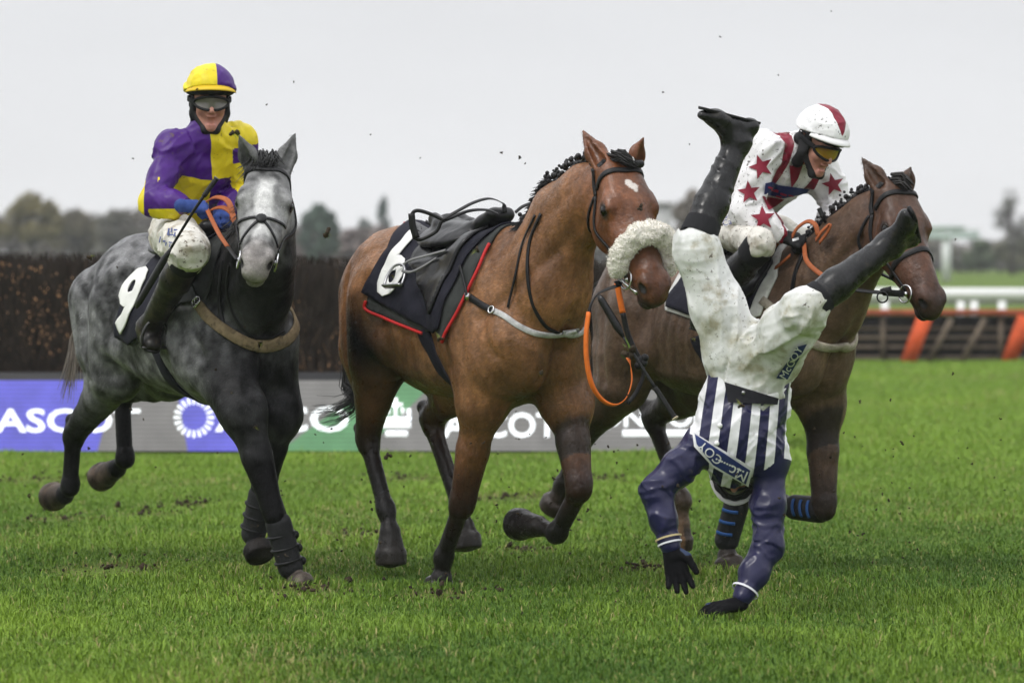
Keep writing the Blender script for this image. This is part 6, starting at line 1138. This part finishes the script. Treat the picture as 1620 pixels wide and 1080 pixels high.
# ---- the grey's tack
def grey_tack():
    rt = grey_rt; d0 = 18.9; D = Drape(grey, GREY, d0); h = grey_head.P
    br = bridle(grey, grey_head, rt, nose=False)
    for g in (1, -1): strap(grey, [h(.30, .085*g, -.09), h(.335, .05*g, -.0), h(.36, 0, .02), h(.40, -.05*g, -.01), h(.44, -.065*g, -.08)], .014, .005, strap_m, br, 'crossed_noseband', 30)
    mb = MB(); mb.ball(h(.355, 0, .004), (.028*grey_head.S, .026, .012), n=12, fr=grey_head.M); mb.build('nose_pad', strap_m, br)
    strap(grey, [h(.43, .07, -.1), h(.46, .05, -.17), h(.465, 0, -.19), h(.46, -.05, -.17), h(.43, -.07, -.1)], .016, .005, strap_m, br, 'chin_strap', 24)
    W = D.sphi([(345, 398), (338, 440), (328, 476), (286, 482), (262, 512), (214, 548), (190, 537), (190, 512), (206, 470), (238, 425), (268, 398)]); W[0, 1] = W[-1, 1] = 0
    D.patch(*fan(W), .010, .010, pad_m, rt, 'saddle_pad', bulge=.006)
    W = D.sphi([(318, 398), (306, 440), (276, 480), (245, 520), (208, 545), (189, 533), (187, 511), (203, 472), (236, 423), (266, 397)]); W[0, 1] = W[-1, 1] = 0
    D.patch(*fan(W), .020, .007, navy_cloth_m, rt, 'number_cloth', bulge=.012)
    V, F = text_mesh('9', 1, .035); lo, hi = V.min(0), V.max(0); u_ = (V-lo)[:, :2]/(hi-lo)[:2]; px_ = np.array([189, 528])+u_[:, :1]*[30, 2]+u_[:, 1:]*[32, -100]+np.stack([-12*np.sin(u_[:, 1]*3.1), 0*u_[:, 1]], -1); D.patch(D.sphi([tuple(p_) for p_ in px_]), F, .030, .004, num_m, rt, 'number', mx=.02, bulge=.012)
    sd, top, D2 = saddle(grey, GREY, rt, d0, [(268, 400), (320, 400), (326, 425), (308, 455), (282, 478), (262, 455), (260, 425)])
    pts = [GREY.P(.10, .33, 1.15), GREY.P(.13, .34, 1.0), GREY.P(.16, .26, .84), GREY.P(.17, 0, .76), GREY.P(.16, -.26, .84), GREY.P(.13, -.34, 1.0), GREY.P(.10, -.33, 1.15)]; strap(grey, pts, .085, .012, navy_cloth_m, rt, 'girth', 50, .006)
    P, Nn = hits(grey, spline([(312, 480), (330, 502), (358, 524), (390, 542), (420, 549), (446, 540)], 30), d0, .006); q = (P-GREY.O)@GREY.M.T; far = q[::-1]*[1, -1, 1]; P, Nn = grey.conform(np.concatenate([P, GREY.O+far[3:]@GREY.M]), .008)
    mb = MB(); mb.strip(P, Nn, .052, .013); mb.build('breast_girth', mat('muddy_sheepskin', (.20, .15, .09), rough=.9, var=.3, vscale=22, bump=.7, bscale=80, bdist=.01, mud=[(30, .54, .1, (.05, .04, .025), .8)]), rt)
    mb = MB(); mb.torus(P[0]+Nn[0]*.012, .02, .005, Nn[0], 14, 6); mb.torus(P[1]+Nn[1]*.012+[0, 0, .02], .018, .005, Nn[1], 14, 6); mb.build('buckle', metal_m, rt)
    pxstrap(grey, [(300, 448), (306, 464), (312, 478)], d0, .022, .006, pad_m, rt, 'girth_strap', off=.02)
    pxstrap(grey, [(352, 412), (348, 440), (346, 480), (352, 512)], d0, .024, .006, strap_m, rt, 'neck_strap', off=.003); pxstrap(grey, [(362, 420), (358, 460), (370, 500), (395, 530), (425, 536), (450, 524)], d0, .012, .006, strap_m, rt, 'martingale', off=.004)
    for an, nm in ((RP['anR'], 'stirrup'), (RP['anL'], 'stirrup')):
        mb = MB(); c = an+GREY.h*.10+np.array([-.01, -.0, .035]); stirrup_iron(mb, c, np.array([0, 0, -1.])-GREY.h*.2, GREY.r, 1.1); mb.build('stirrup', mat('dark_stirrup', (.05, .05, .05), rough=.35, metal=.7), sd)
    hnd = RP['wrR']+unit(RP['hR']['d'])*.09; hl = RP['wrL']+unit(RP['hL']['d'])*.09
    for hh, g, cs in ((hnd, 1, 1), (hl, -1, -1)):
        rg_ = h(.492, .078*g, -.118); m_ = (hh+rg_)/2+np.array([0, 0, -.03]); mb = MB(); P = spline([hh, hh*.6+rg_*.4+[0, 0, -.02], hh*.3+rg_*.7+[0, 0, -.015]], 16); mb.strip(P, np.tile([0, -.5, .85], (16, 1)), .02, .007); mb.build('rein', rein_m, br); mb = MB(); P = spline([hh*.3+rg_*.7+[0, 0, -.015], rg_], 8); mb.strip(P, np.tile([0, -.5, .85], (8, 1)), .018, .006); mb.build('rein_end', strap_m, br)
    g_ = lambda x, y: GREY.px(x, y, .12)
    for pts in ([(322, 322), (340, 312), (358, 316), (366, 330), (368, 344)], [(322, 346), (334, 332), (352, 328), (366, 336), (372, 352)]): mb = MB(); P = spline([g_(*p_) for p_ in pts], 24); mb.strip(P, np.tile([-.2, -.6, .8], (24, 1)), .026, .008); mb.build('rein', rein_m, br)
    mb = MB()
    for i in range(90): a0 = RNG.uniform(-.03, .035); o_ = RNG.normal(size=3)*.01; s_ = RNG.uniform(-1, 1); mb.tube(np.array([h(-.04, a0*.6, -.02), h(-.035, a0, .02), h(.0, a0+.02*s_, .022), h(.035+.02*s_, a0+.045*s_, .016)])+o_, [.004, .004, .003, .001], 3, np.array((.03, .03, .03))*RNG.uniform(.5, 1.6), cap=False)
    mb.build('forelock', hair_m, rt)
    mb = MB(); P, Nn = crest(grey, GREY, [grey_head.P(-.04, 0, -.06), GREY.px(420, 320, .1), GREY.px(405, 350, .06), GREY.P(.62, .03, 1.5)], n=30)
    for i in range(420): q = P[RNG.integers(0, 30)]; sg = RNG.choice([1, -1], p=[.65, .35]); L = RNG.uniform(.05, .13); d = unit(GREY.r*sg*RNG.uniform(.5, 1.2)-GREY.h*.2+RNG.normal(size=3)*.25); mb.tube([q, q+d*L*.5+[0, 0, .02], q+d*L+[0, 0, -.03]], [.004, .003, .001], 3, np.array((.04, .04, .042))*RNG.uniform(.4, 1.5), cap=False)
    mb.build('mane', hair_m, rt)
    mb = MB(); tp = [GREY.P(-.76, 0, 1.43), GREY.P(-.82, -.04, 1.30), GREY.px(128, 510, -.05), GREY.px(117, 555, -.02), GREY.px(110, 600, .02), GREY.px(101, 648, .03)]; strands(mb, None, tp, .0045, 110, (.012, .022), 5, (.19, .16, .13), .5); mb.build('tail', hair_m, rt)
    # tendon boots on the forelegs
    tb = mat('tendon_boot', (.016, .016, .018), rough=.6, var=.3, vscale=20, bump=.3, bscale=60, mud=[(24, .6, .06, (.06, .05, .04), .6)])
    for key in ('nf', 'ff'):
        E_, K, F_, Cn, T = [np.array(v) for v in gj[key]]; B = Body(.02); a, b = K+(F_-K)*.2, F_+(Cn-F_)*.1; B.limb(a, b, .057, .053, (1, 1, 1)); bk = -GREY.h*.02; B.limb(a+bk, b+bk, .05, .05, (1, 1, 1)); bo = B.build('tendon_boot', tb, rt, .006, (1, 1, 1))
        for t_ in (.25, .55, .85): mb = MB(); c = a+(b-a)*t_; mb.torus(c+bk*.5, .060, .007, b-a, 20, 6); mb.ball(c-GREY.r*.058+GREY.h*.02, (.016, .016, .02), n=8); mb.build('boot_strap', strap_m, bo)
grey_tack()
# ---- the brown horse's tack
def brown_tack():
    rt = brn_rt; d0 = 18.9; D = Drape(brn, BRN, d0); h = brn_head.P; br = bridle(brn, brn_head, rt, nose_a=.335)
    W = D.sphi([(1232, 398), (1230, 440), (1205, 500), (1150, 520), (1095, 505), (1054, 492), (1054, 476), (1066, 452), (1086, 420), (1110, 400)]); W[0, 1] = W[-1, 1] = 0; D.patch(*fan(W), .010, .010, mat('white_pad', (.55, .55, .53), rough=.8, var=.2, vscale=20), rt, 'saddle_pad')
    W = D.sphi([(1222, 402), (1216, 440), (1190, 492), (1140, 512), (1092, 500), (1058, 488), (1059, 474), (1074, 452), (1094, 426), (1116, 402)]); W[0, 1] = W[-1, 1] = 0; D.patch(*fan(W), .020, .007, navy_cloth_m, rt, 'number_cloth', bulge=.01)
    sd, top, D2 = saddle(brn, BRN, rt, d0, [(1150, 400), (1222, 404), (1226, 428), (1200, 470), (1170, 490), (1145, 460)], s0=-.16, s1=.22)
    pts = [BRN.P(.10, .33, 1.15), BRN.P(.13, .34, 1.0), BRN.P(.16, .26, .84), BRN.P(.17, 0, .76), BRN.P(.16, -.26, .84), BRN.P(.13, -.34, 1.0), BRN.P(.10, -.33, 1.15)]; strap(brn, pts, .085, .012, navy_cloth_m, rt, 'girth', 50, .006)
    P, Nn = hits(brn, spline([(1205, 474), (1235, 500), (1262, 524), (1290, 545), (1318, 551), (1338, 548)], 30), d0, .006); q = (P-BRN.O)@BRN.M.T; far = q[::-1]*[1, -1, 1]; P, Nn = brn.conform(np.concatenate([P, BRN.O+far[3:]@BRN.M]), .006); mb = MB(); mb.strip(P, Nn, .042, .018); mb.build('breast_girth', mat('pale_sheepskin', (.36, .32, .26), rough=.9, var=.3, vscale=25, bump=.6, bscale=90), rt)
    pxstrap(brn, [(1270, 400), (1258, 430), (1252, 465)], d0, .022, .006, strap_m, rt, 'neck_strap', off=.003)
    for an in (RW['anR'], RW['anL']): mb = MB(); stirrup_iron(mb, an+BRN.h*.09+np.array([0, 0, .03]), np.array([0, 0, -1.])-BRN.h*.25, BRN.r, 1.1); mb.build('stirrup', iron_m, sd)
    hnd = RW['wrR']+unit(RW['hR']['d'])*.10; rg_ = h(.492, .08, -.118)
    g_ = lambda x, y, l=.2: BRN.px(x, y, l); mb = MB(); P = spline([hnd, g_(1276, 412), g_(1296, 432), g_(1318, 443)], 20); mb.strip(P, np.tile([-.5, -.7, .5], (20, 1)), .022, .008); mb.build('rein', rein_m, br); mb = MB(); P = spline([g_(1318, 443), g_(1352, 458, .16), rg_], 14); mb.strip(P, np.tile([-.3, -.6, .7], (14, 1)), .02, .006); mb.build('rein_end', strap_m, br)
    for pts in ([(1252, 376), (1262, 360), (1278, 350), (1290, 356), (1294, 372)], [(1290, 380), (1300, 366), (1312, 356), (1308, 368), (1296, 384)], [(1216, 412), (1222, 396), (1232, 384), (1246, 380)], [(1250, 404), (1236, 416), (1226, 424)]): mb = MB(); P = spline([g_(*p_, .16) for p_ in pts], 20); mb.strip(P, np.tile([-.4, -.6, .7], (20, 1)), .022, .008); mb.build('rein', rein_m, br)
    hl = RW['wrL']; rl = h(.492, -.08, -.118); mb = MB(); P = spline([hl, hl*.5+rl*.5+[0, 0, -.04], rl], 16); mb.strip(P, np.tile([0, -.4, .8], (16, 1)), .02, .006); mb.build('rein_end', strap_m, br)
    mb = MB(); P = spline([rg_, g_(1396, 462, .22), g_(1410, 458, .2)], 8); mb.strip(P, np.tile([-.5, -.8, 0], (8, 1)), .03, .01); mb.torus(g_(1396, 470, .24), .024, .004, (-.3, -1, 0), 16, 6); mb.build('bit_guard', strap_m, br)
    plaits(brn, BRN, [BRN.px(1285, 392, 0), BRN.px(1315, 370, 0), BRN.px(1345, 345, 0), BRN.px(1372, 318, 0), BRN.px(1388, 305, 0)], 15, rt, (4, 160), seed=4)
    mb = MB()
    for i in range(60): o_ = RNG.normal(size=3)*.014; mb.tube(np.array([h(-.03, .01, -.02), h(-.01, .0, .02), h(.025, -.02, .02)])+o_, [.008, .007, .004], 4, (.014, .012, .011), cap=False)
    mb.build('forelock', hair_m, rt)
    mb = MB(); tp = [BRN.P(-.76, 0, 1.45), BRN.P(-.95, 0, 1.36), BRN.P(-1.05, 0, 1.1), BRN.P(-1.08, 0, .8)]; strands(mb, None, tp, .0055, 80, (.02, .06), 6, (.012, .011, .011)); mb.build('tail', hair_m, rt)
    tb = bpy.data.materials['tendon_boot']; bl = mat('blue_boot_strap', (.02, .07, .22), rough=.7)
    for key in ('nf', 'ff'):
        E_, K, F_, Cn, T = [np.array(v) for v in rj[key]]; B = Body(.02); a, b = K+(F_-K)*.15, F_+(Cn-F_)*.15; bk = unit(np.array([-.2, .4, -.9])) *.018 if key == 'ff' else -BRN.h*.018; B.limb(a, b, .056, .052, (1, 1, 1)); B.limb(a+bk, b+bk, .05, .05, (1, 1, 1)); bo = B.build('tendon_boot', tb, rt, .006, (1, 1, 1))
        for t_ in (.15, .45, .75): c = a+(b-a)*t_+bk*.5; mb = MB(); ax_ = unit(b-a); fv = unit(np.array([-.35, -.9, .0])-ax_*np.dot((-.35, -.9, 0), ax_)); s1 = np.cross(ax_, fv); mb.strip(np.array([c+.064*(fv*math.cos(a)+s1*math.sin(a))+ax_*.012*math.sin(a) for a in np.linspace(-.6, .75, 9)]), np.array([fv*math.cos(a)+s1*math.sin(a) for a in np.linspace(-.6, .75, 9)]), .015, .006); mb.build('boot_strap', bl if t_ else strap_m, bo)
brown_tack()
# ---------------------------------------------------------------- whips and flying turf
def whip(label, hpt, mid, tip, flapw=.016, cap=False, n=1.0):
    hpt, mid, tip = np.array(hpt), np.array(mid), np.array(tip); rt = root('riding_whip', label, 'whip', (*hpt[:2], min(hpt[2], tip[2])), 'riding whips'); L = np.linalg.norm(tip-hpt); P = spline([hpt, mid, tip], 30)
    k = 9; mb = MB(); r = np.array([.013, .0125]+[.0105+.0018*(i % 2) for i in range(16)]); Q = P[:k]; Q = np.array([Q[0]+(Q[-1]-Q[0])*i/17 for i in range(18)]); mb.tube(Q, r, 8); mb.build('handle', mat('ribbed_grip', (.012, .012, .012), rough=.55), rt)
    mb = MB(); mb.tube([P[0]-(P[2]-P[0])*.12, P[0], P[0]+(P[2]-P[0])*.06], [.013, .0155, .014], 10); mb.build('cap', mat('cream_cap', (.55, .48, .33), rough=.6) if cap else mat('grey_cap', (.12, .12, .12), rough=.4), rt)
    mb = MB(); mb.tube(P[k-1:21], np.linspace(.0075, .006, 21-k+1), 8); mb.build('shaft', strap_m, rt)
    mb = MB(); mb.tube(P[20:], np.interp(np.arange(10), [0, 2, 8, 9], [.007, flapw, flapw*.9, flapw*.5]), 8, flat=.5); mb.build('flap', leather_m, rt)
whip('black whip held by the rider of the grey, slanting across its number cloth', GREY.px(343, 282, .36), GREY.px(300, 344, .46), GREY.px(215, 486, .56), .022)
dd = 17.15
whip('black whip with cream cap spinning in the air below the orange rein', at(1068, 661, dd-.08), at(1010, 572, dd-.02), at(947, 467, dd+.05), .018, True)
whip('short stub of black whip in the hand of the crouching rider in white', BRN.px(1296, 330, .10), BRN.px(1308, 356, .06), BRN.px(1330, 400, -.24), .012)
clod_m = mat('turf_clod', rough=.95)
protos = []
def clod_mesh(seed, grass_):
    rg = np.random.default_rng(seed); mb = MB()
    for i in range(rg.integers(2, 6)): mb.ball(rg.normal(size=3)*.4, rg.uniform(.3, .7, 3), np.array((.028, .02, .012))*rg.uniform(.5, 1.6), n=6, fr=np.linalg.qr(rg.normal(size=(3, 3)))[0])
    ad = unit(rg.normal(size=3))
    for i in range(rg.integers(6, 11) if grass_ else 1): a = rg.normal(size=3)*.35; d = unit(ad+rg.normal(size=3)*.45); L = rg.uniform(.9, 2.2); s_ = unit(np.cross(d, rg.normal(size=3)))*.09; c = np.array([(.10, .17, .02), (.2, .2, .05), (.05, .10, .015)][rg.integers(0, 3)]); mb.add(np.array([a-s_, a+s_, a+d*L*.6+s_*.7, a+d*L]), [(0, 1, 2, 3)], c)
    o = mb.build('turf_clod', clod_m, None, smooth=False, loc=(0, 0, -50)); me = o.data; bpy.data.objects.remove(o); return me
cm_ = [clod_mesh(i, i % 3 == 0) for i in range(7)]; gmn = clod_mesh(91, True)
def clod(x, y, d, size, me, lab='small dark clod of turf thrown into the air by the galloping hooves'):
    o = bpy.data.objects.new('turf_clod', me); C.objects.link(o); o.location = tuple(at(x, y, d)); o.scale = (size,)*3; o.rotation_euler = tuple(RNG.uniform(0, 6.28, 3)); tag(o, lab, 'turf clod', 'clods of turf in the air')
spots = [(866, 153, 9, 0), (692, 276, 5, 1), (1086, 236, 5, 1), (1100, 240, 4, 1), (815, 270, 3, 1), (738, 322, 4, 1), (560, 270, 3, 1), (640, 220, 3, 1), (400, 155, 4, 1), (455, 168, 3, 1), (502, 162, 3, 1), (1082, 310, 3, 1), (1055, 505, 3, 0), (1030, 627, 12, 2), (980, 678, 6, 2), (800, 655, 9, 2), (955, 712, 4, 0), (1046, 708, 5, 0), (900, 757, 3, 0), (846, 710, 3, 0), (820, 880, 8, 0), (780, 835, 5, 0), (870, 905, 5, 0), (895, 925, 4, 0), (530, 640, 7, 2), (540, 595, 6, 2), (485, 525, 9, 2), (320, 716, 5, 0), (297, 760, 6, 0), (465, 770, 4, 0), (245, 790, 6, 0), (205, 815, 4, 0), (60, 620, 4, 0), (225, 680, 4, 0), (300, 700, 4, 0), (580, 650, 4, 2), (1010, 740, 3, 0), (1095, 750, 3, 0), (1420, 590, 5, 0), (1394, 656, 5, 0), (1298, 840, 4, 0), (1440, 700, 3, 0), (1480, 690, 3, 0), (1335, 850, 3, 0), (1560, 420, 3, 1), (1505, 500, 3, 2), (1550, 530, 3, 2), (1602, 615, 4, 2), (1215, 950, 4, 0), (990, 880, 4, 0), (935, 800, 5, 2), (660, 770, 4, 0), (690, 745, 3, 0), (155, 640, 4, 2), (90, 690, 4, 0), (370, 300, 2, 0), (150, 240, 3, 1), (205, 345, 3, 1), (1150, 110, 3, 1), (1205, 60, 3, 1), (1285, 55, 3, 1), (730, 470, 3, 2), (720, 590, 6, 2), (880, 540, 5, 2), (745, 540, 3, 0), (830, 520, 3, 0), (350, 560, 6, 2), (420, 640, 4, 2), (320, 480, 3, 0), (1180, 660, 3, 0), (1440, 760, 3, 0), (1240, 905, 4, 0)]
for x, y, s, k in spots:
    d = RNG.uniform(16.2, 16.9) if s > 4 else RNG.uniform(15.8, 17.0)
    if k == 2: clod(x, y, d, s/FPX*d*.9, gmn if s > 6 else cm_[0], 'tuft of torn grass and soil flying loose above the turf')
    else: clod(x, y, d, s/FPX*d*.55, cm_[RNG.choice([1, 2, 4, 5])])
for _ in range(215):
    x, y = RNG.uniform(420, 1620), RNG.uniform(690, 960); clod(x, y, RNG.uniform(15.8, 17.6), RNG.uniform(1.0, 2.8)/FPX*17, cm_[RNG.choice([1, 2, 4, 5])])
# ---------------------------------------------------------------- moist November air over the course
mb = MB(); mb.box((0, 320, 29.), (900, 700, 60.)); hz = bpy.data.materials.new('haze'); hz.use_nodes = True; t = hz.node_tree; t.nodes.clear()
pv = N(t, 'ShaderNodeVolumePrincipled'); pv.inputs['Color'].default_value = (.95, .97, 1, 1); pv.inputs['Density'].default_value = .00045; pv.inputs['Anisotropy'].default_value = .2; ou = N(t, 'ShaderNodeOutputMaterial'); t.links.new(pv.outputs[0], ou.inputs['Volume'])
ho = mb.build('haze', hz, smooth=False); tag(ho, kind='stuff')
